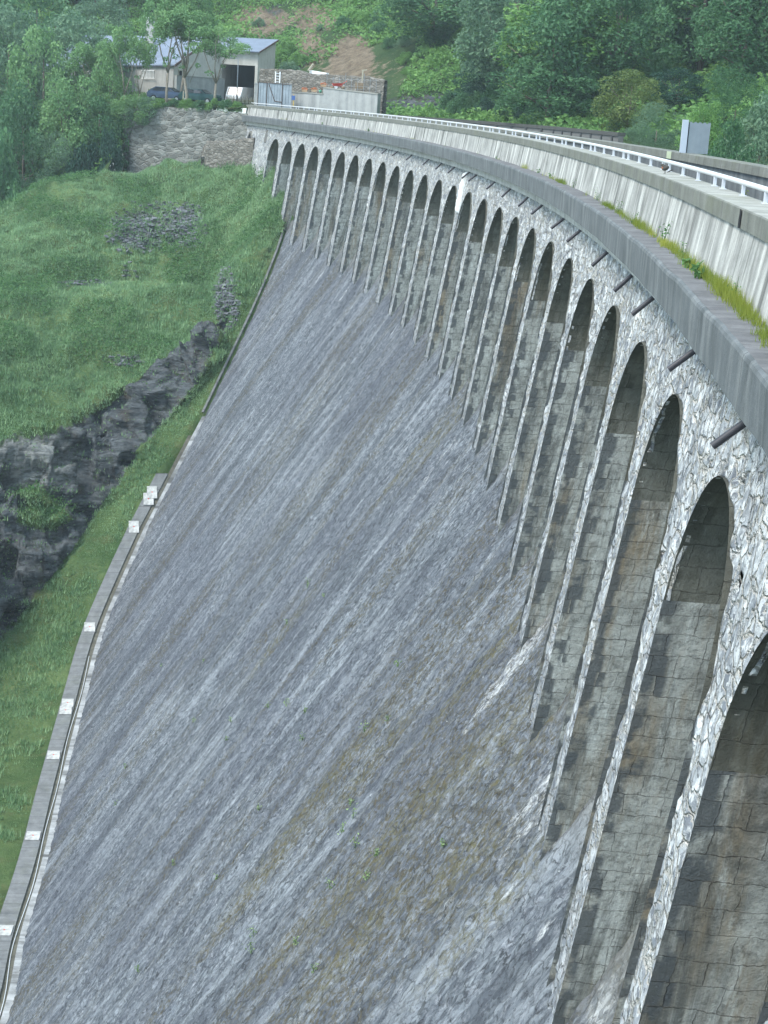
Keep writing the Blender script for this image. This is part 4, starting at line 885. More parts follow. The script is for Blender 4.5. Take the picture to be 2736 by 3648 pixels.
# garden walls
g0, g1, g2 = fp(1030, 340, 156.5), fp(1151, 344, 154), fp(1345, 352, 150.5)
zA, zB = fp(1090, 332, 155)[2], fp(1250, 322, 152)[2]
gw = empty('garden_wall', (0, 0, 0), label='pale rendered garden retaining wall stepping up to the right behind the crest', cat='garden wall')
mb = MB(); b_, t_ = wallbox(g0, g1, -.5, zA, zA-.03, .5); mb.prism(b_, t_); b_, t_ = wallbox(g1, g2, -.5, zB+.05, zB-.25, .5); mb.prism(b_, t_); mb.build('wall', M['gwall'], gw)
mb = MB()
for a, b, z0, z1 in ((g0, g1-np.array([.02, 0, 0]), zA, zA-.03), (g1, g2, zB+.05, zB-.25)):
    dd = np.array([0.0, -0.06, 0]); b_, t_ = wallbox(a+dd, b+dd, 0, 0, 0, .62)
    mb.prism([(v[0], v[1], (z0 if i in (0, 3) else z1)+.003) for i, v in enumerate(b_)], [(v[0], v[1], (z0 if i in (0, 3) else z1)+.10) for i, v in enumerate(b_)])
mb.build('capstone', M['coptop'], gw)
s0_, s1_, s2_, s3_ = fp(925, 243, 162.5), fp(1060, 250, 161), fp(1102, 264, 160.5), fp(1300, 272, 157)
prop(subwall('stone_wall', [s0_, s1_, s2_, s3_, fp(1370, 285, 156)], [.3]*5, .6, M['dry'], seed=21, nx=120, nz=26), 'brown rubble stone retaining wall above the garden terrace', 'stone wall')
tz0 = zA-0.15
mb = MB(); tp = [g0+np.array([0, .4, 0]), g1+np.array([0, .4, 0]), s3_, s0_]; mb.prism([Z(p, zA-.6) for p in tp], [Z(p, zA-.08) for p in tp]); prop(mb.build('terrace', M['dry']), kind='structure')
mb = MB(); c0, c1 = fp(1102, 258, 161.5), fp(1163, 262, 160.5); b_, t_ = wallbox(c0, c1, c0[2]-.25, c0[2]+.22, c0[2]+.02, .5); mb.prism(b_, t_); prop(mb.build('concrete_block', M['white'], bevel=.02), 'whitish concrete block lying on top of the brown stone wall', 'block')
mb = MB(); mb.tube([fp(1098, 252, 161.2), fp(1116, 228, 161.4)], 0.10, 5); prop(mb.build('leaning_post', M['pale_wood']), 'short pale post leaning beside the concrete block on the stone wall', 'post')
lad = empty('ladder', (0, 0, 0), label='short aluminium ladder leaning on the brown stone wall above the gate', cat='ladder')
la, lb, lc, ld = fp(981, 296, 158.6), fp(996, 297, 158.6), fp(982, 256, 160.0), fp(998, 257, 160.0)
for a, b in ((la, lc), (lb, ld)): mb = MB(); mb.tube([a, b], 0.055, 6); mb.build('rail', M['alu'], lad)
for i in range(4):
    f = .12+i*.25; mb = MB(); mb.tube([la+(lc-la)*f, lb+(ld-lb)*f], 0.035, 6); mb.build('rung', M['alu'], lad)
def flowerbox(x, y, t, lbl, w=.55):
    r = empty('flower_box', fp(x, y, t), label=lbl, cat='flower box', group='flower boxes on the garden wall'); mb = MB()
    mb.prism([(-w/2+.03, -.1, 0), (w/2-.03, -.1, 0), (w/2-.03, .1, 0), (-w/2+.03, .1, 0)], [(-w/2, -.13, .2), (w/2, -.13, .2), (w/2, .13, .2), (-w/2, .13, .2)]); mb.build('trough', M['terra'], r)
    mb = MB()
    for i in range(26): a = rng.uniform(-w/2, w/2); mb.box((a, rng.uniform(-.1, .1), .2+rng.uniform(.0, .18)), (.07, .07, .06), rng.uniform(0, 3), rng.uniform(0, 3))
    mb.build('flowers', M['flower'], r)
flowerbox(1085, 327, 155.4, 'left flower box with orange flowers on the lower garden wall')
flowerbox(1119, 327, 154.8, 'right flower box with orange flowers on the lower garden wall, beside a green pot')
flowerbox(1154, 309, 156.6, 'pale flower box standing against the stone wall at the wall step', .65)
mb = MB(); pp = fp(1141, 330, 154.4); mb.tube([pp, pp+np.array([0, 0, .25])], [.11, .15], 10); prop(mb.build('plant_pot', M['greenpot'], smooth=True), 'small green plant pot beside the right flower box', 'plant pot')
# toy tractor (red) and small garden ornament
toy = empty('garden_cart', fp(1205, 317, 154.6), 0.3, label='small red garden cart with a white wheel among pots on the upper garden wall', cat='cart')
mb = MB(); mb.prism([(-.5, -.2, .25), (.3, -.2, .25), (.3, .2, .25), (-.5, .2, .25)], [(-.62, -.28, .5), (.42, -.28, .55), (.42, .28, .55), (-.62, .28, .5)]); mb.tube([(.4, 0, .5), (.8, 0, .78)], .04, 6); mb.build('tray', M['red'], toy)
mb = MB(); mb.tube([(-.25, -.2, .16), (-.25, -.14, .16)], .16, 12); mb.build('wheel', M['white'], toy); mb = MB(); mb.tube([(.2, -.05, .25), (.3, -.05, 0)], .03, 6); mb.build('leg', M['rust'], toy)
for i, (x, lbl) in enumerate(((1184, 'round terracotta pot left of the red garden cart'), (1224, 'round terracotta pot right of the red garden cart'))):
    mb = MB(); p = fp(x, 318, 154.5); mb.tube([p, p+np.array([0, 0, .2]), p+np.array([0, 0, .24])], [.12, .19, .20], 10); prop(mb.build('terracotta_pot', M['terra'], smooth=True), lbl, 'plant pot')
mb = MB(); a_ = fp(1267, 316, 153.5); mb.box(a_+np.array([.35, 0, .3]), (.9, .05, .55), -.3); prop(mb.build('wooden_board', M['wood']), 'brown wooden board propped on the garden wall at its right end', 'board')
mb = MB(); p = fp(1291, 287, 155.5); mb.box(p+np.array([0, 0, .45]), (.14, .14, 1.0)); mb.box(p+np.array([.15, 0, .98]), (.5, .12, .1), 0, 0, -.2); prop(mb.build('wooden_post', M['pale_wood']), 'pale wooden post with a short top arm standing above the garden wall', 'post')
mb = MB()
for i in range(9):
    p = fp(1163+i*22, 322+i*1.0, 155.2-i*.35); mb.tube([p, p+np.array([0, 0, 1.7 if i % 3 == 0 else 1.25])], .025, 5)
for h in (.5, 1.1): mb.tube([fp(1163, 322, 155.2)+np.array([0, 0, h]), fp(1339, 330, 152.4)+np.array([0, 0, h])], .012, 4)
prop(mb.build('wire_fence', M['steel']), 'thin wire fence on posts along the top of the upper garden wall', 'fence')
sp_r = empty('signpost', fp(1045, 376, 154.2), label='yellow post carrying a small blue panel right of the metal gate', cat='signpost')
mb = MB(); mb.box((0, 0, .5), (.07, .07, 1.05)); mb.build('post', M['yellow'], sp_r); mb = MB(); mb.box((-.02, -.06, .72), (.34, .04, .42)); mb.build('panel', M['blue'], sp_r)
# picket fence in front of the garage
pf = empty('picket_fence', (0, 0, 0), label='low weathered picket fence across the front of the open garage', cat='picket fence')
k0, k1 = fp(806, 362, 165.5), fp(908, 366, 164)
for i in range(24):
    p = k0+(k1-k0)*i/23; h = .95+.1*math.sin(i*2.3); mb = MB(); mb.box(Z(p, .7+h/2), (.07, .03, h), 0, 0, .04*math.sin(i*1.7)); mb.build('picket', M['pale_wood'] if i % 3 else M['wood'], pf)
mb = MB()
for h in (.95, 1.4): mb.tube([Z(k0+np.array([0, .05, 0]), h), Z(k1+np.array([0, .05, 0]), h)], .03, 5)
mb.build('rail', M['wood'], pf)
lp = empty('street_lamp', Z(fp(843, 366, 163), .6), label='slim grey lamp post with a short arm in front of the garage doorway', cat='street lamp')
mb = MB(); hh = fp(843, 208, 163)[2]-.6; mb.tube([(0, 0, 0), (0, 0, hh)], [.07, .045], 8); mb.build('pole', M['steel'], lp, smooth=True)
mb = MB(); mb.tube([(0, 0, hh-.05), (-.75, 0, hh)], .035, 6); mb.build('arm', M['steel'], lp); mb = MB(); mb.box((-.85, 0, hh-.02), (.4, .16, .09)); mb.build('lamp_head', M['cab'], lp, bevel=.02)
mb = MB(); p = fp(652, 380, 160.5); mb.box(Z(p, 1.1), (.1, .1, 1.7)); prop(mb.build('fence_post', M['pale_wood']), 'pale wooden stake standing by the parked green car', 'stake')

def car(loc, rz, paint, label, kind='hatch'):
    r = empty('parked_car', loc, rz, label=label, cat='car')
    prof = [(-2.0, .35), (-2.05, .75), (-1.9, .95), (-1.0, 1.02), (-.3, 1.42), (1.1, 1.45), (1.85, 1.0), (2.02, .8), (2.0, .35)]
    w = .84
    def wd(z): return w if z < 1.0 else w-(z-1.0)*.42
    mb = MB(); L1 = [(x, -wd(z), z) for x, z in prof]; L2 = [(x, wd(z), z) for x, z in prof]; mb.prism(L1, L2); mb.build('body', paint, r, bevel=.05)
    g = MB()
    for s in (-1, 1):
        for a, b, c_, d in (((-.85, 1.04), (-.25, 1.36), (.35, 1.37), (.35, 1.03)), ((.42, 1.03), (.42, 1.37), (1.05, 1.38), (1.5, 1.05))):
            g.add([(x, s*(wd(z)+.012), z) for x, z in (a, b, c_, d)], [(0, 1, 2, 3)])
    for a, b in (((-.98, 1.05), (-.34, 1.40)), ((1.16, 1.42), (1.80, 1.04))):
        sg = -.02 if a[0] < 0 else .02
        g.add([(a[0]+sg, -wd(a[1])+.1, a[1]+.02), (a[0]+sg, wd(a[1])-.1, a[1]+.02), (b[0]+sg, wd(b[1])-.1, b[1]+.02), (b[0]+sg, -wd(b[1])+.1, b[1]+.02)], [(0, 1, 2, 3)])
    g.build('windows', M['glass'], r)
    for x in (-1.25, 1.25):
        for s in (-1, 1):
            t = MB(); t.tube([(x, s*.68, .31), (x, s*.87, .31)], .31, 16); wh = t.build('wheel', M['tyre'], r, smooth=False)
            t = MB(); t.tube([(x, s*.86, .31), (x, s*.885, .31)], .18, 12); t.build('rim', M['chrome'], wh)
    for s in (-1, 1): t = MB(); t.box((-1.99, s*.6, .72), (.08, .3, .14)); t.build('headlight', M['alu'], r)
    return r
car(Z(fp(600, 335, 163.2), .75), math.radians(172), M['carblue'], 'blue parked hatchback by the house wall behind the left tree trunk')
car(Z(fp(712, 352, 162), .75), math.radians(168), M['cargreen'], 'dark green parked car half hidden by the hedge, nearer the garage')
van = empty('white_van', Z((FLp+FRp)/2+back*0.9-side_*.25, .65), math.atan2(side_[1], side_[0]), label='white van parked nose out inside the open garage', cat='van')
mb = MB(); pr_ = [(-1.0, .4), (-1.08, .7), (-1.0, 1.15), (-.55, 1.98), (2.6, 2.05), (2.7, .4)]; mb.prism([(-.88, y, z) for y, z in pr_], [(.88, y, z) for y, z in pr_]); mb.build('body', M['vanw'], van, bevel=.06)
mb = MB(); mb.add([(-.76, -1.0, 1.2), (.76, -1.0, 1.2), (.68, -.61, 1.92), (-.68, -.61, 1.92)], [(0, 1, 2, 3)]); mb.build('windscreen', M['glass'], van)
for s in (-1, 1):
    mb = MB(); mb.box((s*.62, -1.08, .82), (.32, .06, .2)); mb.build('headlight', M['alu'], van)
    mb = MB(); mb.tube([(s*.72, -.3, .3), (s*.9, -.3, .3)], .31, 14); mb.build('wheel', M['tyre'], van)
mb = MB(); mb.box((0, -1.09, .5), (1.7, .1, .16)); mb.build('bumper', M['steel'], van, bevel=.02)

# ------------------------------------------------------------------ crest furniture: cabinet, far wall, bird
cb = at(1478, 331, 50.9)
cab = empty('metal_cabinet', W(0.1485, 358.45, 1.005), 0, label='pale metal cabinet with a narrow bright side standing on the far parapet', cat='cabinet')
cab.rotation_euler = (0, 0, 0.1485)
mb = MB(); N_ = 9; hcab = 1.02
for i in range(N_):                                         # scalloped upper edge of the corrugated sheet
    x0 = -.05+i*.66/N_; x1 = -.05+(i+1)*.66/N_; o1 = .004 if i % 2 else 0
    mb.prism([(x0, .42+o1-.25, 0), (x1, .42+o1-.25, 0), (x1, .45+o1-.25, 0), (x0, .45+o1-.25, 0)], [(x0, .42+o1-.25, hcab-.05-.03*(i % 2)), (x1, .42+o1-.25, hcab-.05-.03*(i % 2)), (x1, .45+o1-.25, hcab-.05-.03*(i % 2)), (x0, .45+o1-.25, hcab-.05-.03*(i % 2))])
mb.build('sheet', M['cab'], cab)
mb = MB(); mb.box((-.19, .17, hcab/2), (.20, .08, hcab)); mb.build('side_panel', M['cabw'], cab, bevel=.01)
mb = MB(); mb.box((-.075, .22, hcab/2-.03), (.03, .06, hcab-.08)); mb.build('gap_shade_strip', M['dark'], cab)  # dark strip, painted shade of the gap between side panel and sheet
mb = MB(); mb.box((.25, .55, hcab/2-.03), (.6, .5, hcab-.12)); mb.build('body', M['steel'], cab)
aw = theta_x(2385, 358.2, 0.9)
mb = MB(); p = [W(a, 358.183, z) for a, z in ((aw-.0011, .76), (aw+.0011, .76), (aw+.0011, .995), (aw-.0011, .995))]; mb.add(p, [(0, 1, 2, 3)]); mb.build('lichen_mark', simple('pale_lichen', (.42, .47, .33), .9), dam)

fw = empty('platform_wall', (0, 0, 0), label='white panelled wall with a dark coping round the lookout platform behind the crest', cat='wall')
FW = [np.array([-29.5, 153.0]), np.array([-17.5, 144.2]), np.array([-9.8, 137.2]), np.array([-4.6, 128.8]), np.array([0.6, 110.6])]
sg_i = 0
for i in range(4):
    a, b = FW[i], FW[i+1]; L = np.linalg.norm(b-a); n = max(1, int(round(L/2.6)))
    mb = MB(); bb, tt = wallbox(a, b, -1.2, .76, th=.35); mb.prism(bb, tt); mb.build('wall', M['house'] if 0 else M['para'] if 0 else M['band'], fw)
    d = (b-a)/L; q = np.array([d[1], -d[0]]); q = q if (q@(-a)) > 0 else -q
    for j in range(n):
        c = a+d*L*(j+.5)/n; mb = MB(); mb.box((c[0]+q[0]*.03, c[1]+q[1]*.03, -.2), (.28, .1, 1.9), math.atan2(d[1], d[0])); mb.build('pilaster', M['cornice'], fw)
    mb = MB(); a2, b2 = a+q*.08-d*.05, b+q*.08+d*.0; bb, tt = wallbox(a2, b2, .764, 1.0, th=.55); mb.prism(bb, tt); mb.build('coping', M['coping'], fw)
pl = [Z(np.array([*p, 0]), 0.02) for p in FW]+[W(a, 358.7, 0.02) for a in np.linspace(.31, .43, 12)]
mb = MB(); mb.add(pl, [tuple(range(len(pl)))]); prop(mb.build('platform_paving', M['road']), kind='structure')

bird = empty('bird', fp(2375, 620, 44), label='small dark bird perched on the outer edge of the coping', cat='bird')
ab = theta_x(2375, 354.45, 1.0); bird.location = tuple(W(ab, 354.42, 1.005)); bird.rotation_euler = (0, 0, 2.6)
bmh = bmesh = None
import bmesh as _bm
def ellip(name, segs, mat, parent):
    b = _bm.new()
    for (c, r, rot) in segs:
        m = Matrix.Translation(c) @ Matrix.Rotation(rot, 4, 'Y') @ Matrix.Diagonal((r[0], r[1], r[2], 1)); _bm.ops.create_uvsphere(b, u_segments=14, v_segments=9, radius=1, matrix=m)
    me = bpy.data.meshes.new(name); b.to_mesh(me); b.free(); me.materials.append(mat); me.polygons.foreach_set('use_smooth', [True]*len(me.polygons)); o = link(name, me, parent)
    rm = o.modifiers.new('join', 'REMESH'); rm.mode = 'VOXEL'; rm.voxel_size = 0.006; rm.use_smooth_shade = True
    return o
ellip('body', [((0, 0, .105), (.075, .045, .045), .45), ((.065, 0, .155), (.032, .03, .03), 0), ((.035, 0, .13), (.045, .034, .036), .7), ((-.095, 0, .06), (.07, .02, .012), .45)], M['feather'], bird)
ellip('breast', [((.045, 0, .105), (.04, .036, .04), .4)], M['robin'], bird)
mb = MB(); mb.tube([(.09, 0, .155), (.125, 0, .150)], [.009, .001], 6); mb.build('beak', M['beak'], bird)
for s in (-1, 1): mb = MB(); mb.tube([(.0, s*.018, .07), (.008, s*.018, .0), (.03, s*.018, .002)], .004, 5); mb.build('leg', M['beak'], bird)
mb = MB(); ah_ = theta_x(2640, 354.2, .85)*ARC
mb.add([W((ah_+u)/ARC, 354.188, z) for u, z in ((-.03, .76), (.16, .76), (.15, .86), (.11, .93), (.10, .985), (-.02, .985), (-.025, .9))], [tuple(range(7))]); mb.build('coping_hole_shade', M['dark'], dam)  # flat dark patch on the coping face, painted shade of a hole

PLAT = [(float(p[0]), float(p[1])) for p in pl]
# ------------------------------------------------------------------ foliage
def leaf_cards(P, N, size, tone, r, narrow=0.62, spread=0.8):
    """P: leaf positions, N: facing directions; returns diamond shaped leaf clumps"""
    n = len(P); N = N+r.normal(0, spread, (n, 3)); N /= np.linalg.norm(N, axis=1, keepdims=True)+1e-9
    T = np.cross(N, r.normal(0, 1, (n, 3))); T /= np.linalg.norm(T, axis=1, keepdims=True)+1e-9; B = np.cross(N, T)
    s = size*r.uniform(.6, 1.3, n)[:, None]; w = s*narrow
    V = np.stack([P-T*s*.5, P+B*w*.5+N*s*.12, P+T*s*.5, P-B*w*.5+N*s*.12], 1).reshape(-1, 3)
    F_ = np.arange(4*n).reshape(n, 4); return V, F_, np.repeat(tone, 4)
def crown(clumps, n, leaf, seed, up=.35, flat=1.0, narrow=.62):
    r = np.random.default_rng(seed); c = np.array([q[:3] for q in clumps]); rad = np.array([q[3] for q in clumps]); ct = r.uniform(.05, .95, len(c))
    pk = rad**2; k = r.choice(len(c), n, p=pk/pk.sum()); D = r.normal(0, 1, (n, 3)); D[:, 2] += up; D /= np.linalg.norm(D, axis=1, keepdims=True)
    P = c[k]+D*(rad[k]*(.62+.45*r.random(n)**.7))[:, None]*np.array([1, 1, flat])
    tone = np.clip(.55*ct[k]+.45*r.random(n), 0, 1); return leaf_cards(P, D*.8+np.array([0, 0, .35]), leaf, tone, r, narrow)
def ell_clumps(n, cz, rx, rz, r0, r1, seed, lo=-1, shell=.55, top=1.0):
    r = np.random.default_rng(seed); out = []
    while len(out) < n:
        d = r.normal(0, 1, 3); d /= np.linalg.norm(d)
        if d[2] < lo: continue
        q = shell+(1-shell)*r.random()**.6; lump = 1+.22*math.sin(3*math.atan2(d[1], d[0])+seed)+.12*math.sin(5*d[2]+seed)
        out.append((d[0]*rx*q*lump, d[1]*rx*q*lump, cz+d[2]*rz*q, r.uniform(r0, r1)))
    return out
def make_kind(kind, seed):
    r = np.random.default_rng(seed); tb = MB(); H = 10.0
    if kind == 'broad':
        cl = ell_clumps(70, 5.3, 3.6, 4.5, .65, 1.15, seed, -.95); V = crown(cl, 8200, .30, seed)
        tb.tube([(0, 0, -1.5), (.1, 0, 2.2), (0, .1, 5), (0, 0, 8)], [.26, .2, .13, .04], 8)
        for i in range(0, 60, 6): tb.tube([(0, 0, 2+i*.05), (cl[i][0]*.5, cl[i][1]*.5, (2+i*.05+cl[i][2])/2), cl[i][:3]], [.09, .06, .02], 5)
    elif kind == 'conifer':
        cl = []
        for i in range(13):
            z = 1.2+i*.68; R = (1-(i/13.5))*2.7+.25; m = max(3, int(9-i*.5))
            for j in range(m): a = j*2*math.pi/m+i*1.3+r.uniform(-.25, .25); q = R*r.uniform(.35, .8); cl.append((q*math.cos(a), q*math.sin(a), z-.14*q+r.uniform(-.15, .15), r.uniform(.5, .8)*(.55+R*.2)))
        V = crown(cl, 8200, .25, seed, .2, .5, .4); tb.tube([(0, 0, -1.5), (0, 0, 4), (0, 0, 9.8)], [.2, .14, .02], 7)
        for i in range(0, len(cl), 4): tb.tube([(0, 0, cl[i][2]+.15), cl[i][:3]], [.05, .015], 4)
    elif kind == 'locust':
        cl = ell_clumps(30, 7.9, 2.8, 1.9, .5, .9, seed, -.75, .35)
        for i in range(3): a = r.uniform(0, 6.3); q = r.uniform(.5, 1.6); cl.append((q*math.cos(a), q*math.sin(a), r.uniform(3.6, 5.2), r.uniform(.25, .45)))
        V = crown(cl, 3600, .26, seed, .2, .8)
        f = [(.25*math.sin(seed), .2, 3.1), (.1, 0, 1.2)]
        tb.tube([(0, 0, -1.2), (.04, 0, 1.3), f[0]], [.17, .14, .11], 7)
        for a in (0.6, 2.6, 4.5):
            e = (1.3*math.cos(a+seed), 1.3*math.sin(a+seed), 6.6); m = tuple((f[0][i]+e[i])/2+(.15 if i == 0 else 0) for i in range(3)); tb.tube([f[0], m, e, (e[0]*1.2, e[1]*1.2, 8.4)], [.10, .07, .045, .015], 6)
        for i in range(0, 33, 3): c = cl[i]; tb.tube([(c[0]*.3, c[1]*.3, max(2.2, c[2]-1.8)), c[:3]], [.035, .012], 4)
    elif kind == 'willow':
        cl = ell_clumps(55, 5.0, 2.6, 4.7, .5, .9, seed, -1, .55); V = crown(cl, 8600, .21, seed, .1, 1.1, .35); tb.tube([(0, 0, -1), (0, 0, 5)], [.15, .05], 6)
    else:                                                     # bush
        cl = ell_clumps(34, 3.6, 5.2, 5.2, 1.3, 2.2, seed, -.35, .5); V = crown(cl, 5200, .55, seed, .35); tb.tube([(0, 0, -1), (.3, 0, 3)], [.25, .1], 6)
        for i in range(0, 30, 8): tb.tube([(0, 0, .5), cl[i][:3]], [.15, .04], 5)
    return V, tb
KIND = {}
LEAFM = {'b': 'leafb', 'l': 'leafl', 'd': 'leafd', 'w': 'leafw', 'y': 'leafy', 'a': 'leafa'}
NAMES = {'broad': 'broadleaf_tree', 'conifer': 'pine_tree', 'locust': 'locust_tree', 'willow': 'willow_tree', 'bush': 'shrub'}
def get_kind(kind, var, tone):
    key = (kind, var, tone)
    if key not in KIND:
        if (kind, var) not in KIND: KIND[(kind, var)] = make_kind(kind, 100*len(kind)+var*17+3)
        (V, Fq, tn), tb = KIND[(kind, var)]; me = mesh('crown', V, Fq, M[LEAFM[tone]], None, dict(tone=tn), smooth=False)
        tk = (kind, var, 'trunk')
        if tk not in KIND:
            tm = bpy.data.meshes.new('trunk'); tm.from_pydata(tb.v, [], tb.f); tm.materials.append(M['barkp' if kind == 'locust' else 'bark']); tm.polygons.foreach_set('use_smooth', [True]*len(tm.polygons)); KIND[tk] = tm
        KIND[key] = (me, KIND[tk])
    return KIND[key]
def plant(kind, var, tone, loc, h, wx, rz, label, cat, group=None, lean=(0, 0)):
    cm, tm = get_kind(kind, var, tone); r = empty(NAMES[kind], loc, rz, label=label, cat=cat, group=group)
    s = h/(10.0 if kind != 'bush' else 9.0); sw = wx/(7.6 if kind == 'broad' else 5.4 if kind in ('conifer', 'locust', 'willow') else 12.0)
    r.scale = (sw, sw, s); r.rotation_euler = (lean[0], lean[1], rz); link('crown', cm, r); link('trunk', tm, r); return r
def tree(kind, var, tone, xd, ytop, t, wd, label, cat='tree', group=None, zbase=None, lean=(0, 0), hmax=40):
    p = at(xd, ytop, t); zg = hz(p[0], p[1])-.2 if zbase is None else zbase; h = min(hmax, max(1.0, p[2]-zg)); w = wd*K*t/F
    return plant(kind, var, tone, (p[0], p[1], max(zg, p[2]-h)), h, w, xd*.37, label, cat, group, lean)

# named trees on the right bank
tree('broad', 0, 'l', 1240, -30, 134, 330, 'big bright green broadleaf tree in the middle of the right hillside, overlooking the crest')
tree('broad', 1, 'b', 1195, 125, 129, 210, 'low dark broadleaf tree with drooping branches under the big bright green tree')
tree('broad', 2, 'b', 945, -60, 170, 250, 'round green tree with a visible trunk at the top of the open green slope')
tree('conifer', 0, 'd', 1062, 70, 150, 170, 'dark pine left of the big bright green tree')
tree('broad', 1, 'w', 1120, -60, 160, 200, 'greyish green tree behind the dark pine, at the top edge')
tree('broad', 2, 'y', 1368, 155, 116, 150, 'yellow green bushy tree just behind the end of the panelled platform wall')
tree('willow', 0, 'w', 1425, 218, 106, 120, 'grey green willow left of the metal cabinet')
tree('willow', 1, 'w', 1385, 262, 108, 80, 'small grey green willow between the yellow green tree and the parapet')
tree('broad', 0, 'd', 1440, -90, 150, 210, 'dark tall tree right of the big bright green tree')
tree('broad', 1, 'd', 1520, 30, 138, 190, 'blackish green tree behind the metal cabinet')
tree('conifer', 1, 'd', 1395, 20, 142, 140, 'dark pine right behind the big bright green tree')
tree('broad', 2, 'b', 1625, -40, 122, 240, 'tall green broadleaf tree in the upper right corner')
tree('willow', 1, 'b', 1600, 140, 98, 150, 'mid green tree below the tall tree in the upper right corner')
tree('broad', 0, 'w', 1655, 215, 84, 190, 'grey green flowering shrub tree at the right edge above the parapet')
tree('broad', 2, 'l', 1525, 222, 96, 95, 'light green shrub tree with pale flowers right behind the metal cabinet')
tree('broad', 1, 'b', 1580, 262, 80, 130, 'bushy green shrub tree above the parapet right of the metal cabinet')
tree('broad', 1, 'd', 1320, -70, 168, 200, 'dark tree showing above and behind the big bright green tree')
tree('broad', 2, 'd', 1470, 150, 122, 130, 'dark green tree filling the gap above the grey green willow')
# locust trees on the wing wall
tree('locust', 0, 'a', 366, -5, 158.5, 110, 'light green locust tree rising in front of the chimney', zbase=.3)
tree('locust', 1, 'a', 408, 22, 157.6, 140, 'locust tree with a forked pale trunk in front of the pale gable', zbase=.3)
tree('locust', 2, 'a', 470, 52, 157, 120, 'slender locust tree nearest the garage doorway', zbase=.3)
tree('locust', 1, 'a', 400, -45, 161, 130, 'locust tree with the highest crown, behind the forked one', zbase=.3)
tree('locust', 0, 'a', 272, 45, 160.5, 90, 'locust tree standing just left of the chimney', zbase=-2)
LT = [(205, 90, 165, 110, 'locust', 1, 'a', -6, 'locust tree with a thin leaning trunk standing before the long roof'), (165, 30, 168, 170, 'broad', 0, 'w', -8, 'grey green tree in the middle of the left hand wood'),
      (95, 60, 166, 170, 'broad', 1, 'a', -12, 'light green tree with pale leaf tips in the left hand wood'), (20, 20, 172, 200, 'broad', 2, 'w', -12, 'tall grey green tree at the left edge near the top'),
      (50, 190, 160, 170, 'broad', 0, 'b', -19, 'dense green tree at the left edge above the grassy spur'), (150, 170, 160, 160, 'broad', 2, 'a', -14, 'light crowned tree in the left wood above the grassy spur'),
      (215, 210, 160.5, 130, 'broad', 1, 'b', -10, 'rounded green tree between the wing wall and the left wood'), (290, 205, 160, 110, 'broad', 0, 'a', -6, 'bushy tree spilling over the left end of the wing wall'),
      (110, 280, 157.5, 130, 'willow', 0, 'w', -17, 'pale grey green shrub tree low in the left wood'), (10, 330, 156, 140, 'bush', 1, 'b', -19, 'dark green thicket at the left edge, low behind the spur'),
      (180, 330, 158, 120, 'bush', 0, 'd', -15, 'dark low thicket behind the spur, left of the green ivy bank'), (245, 270, 161, 110, 'bush', 2, 'b', -9, 'green bank of shrubs left of the wing wall'),
      (320, 215, 159.6, 90, 'bush', 0, 'w', -2, 'leafy bush with pale blossom at the top left end of the wing wall'), (80, -30, 185, 220, 'broad', 1, 'b', -4, 'tall tree behind the left wood, touching the top edge'),
      (225, -10, 196, 150, 'broad', 2, 'w', -3, 'tall tree behind the long roof, left of the chimney'), (-60, 120, 165, 200, 'broad', 1, 'b', -15, 'tree just beyond the left edge of the left wood')]
for x, y, t, w, kd, v, tn, zb_, lab_ in LT:
    p = at(x, y, t); zg = min(hz(p[0], p[1]), p[2]-3) if kd != 'bush' else zb_
    tree(kd, v, tn, x, y, t, w, lab_, 'tree' if kd != 'bush' else 'shrub', zbase=max(zb_-6, min(zg, zb_+4)))
tree('locust', 1, 'a', 300, 85, 160.2, 80, 'small locust tree whose leaves hide the left part of the long roof', zbase=-1)
tree('broad', 0, 'a', 238, 105, 163, 95, 'bushy light tree covering the left end of the long house', zbase=-5)
tree('bush', 0, 'd', 238, 296, 157.6, 70, 'dark ivy covered bush at the lower left corner of the wing wall', 'shrub', zbase=-11)
# hedge on the wing wall
for i, (x, y, t, w) in enumerate([(345, 222, 159.4, 44), (375, 218, 159.0, 46), (405, 216, 158.5, 42), (432, 218, 158.0, 44), (462, 216, 157.6, 44), (490, 218, 157.2, 42), (512, 221, 156.9, 34)]):
    tree('bush', i % 3, 'b' if i % 2 else 'l', x, y, t, w, 'low green bush of the hedge growing along the top of the wing wall', 'shrub', 'hedge bushes on top of the wing wall', zbase=.0)
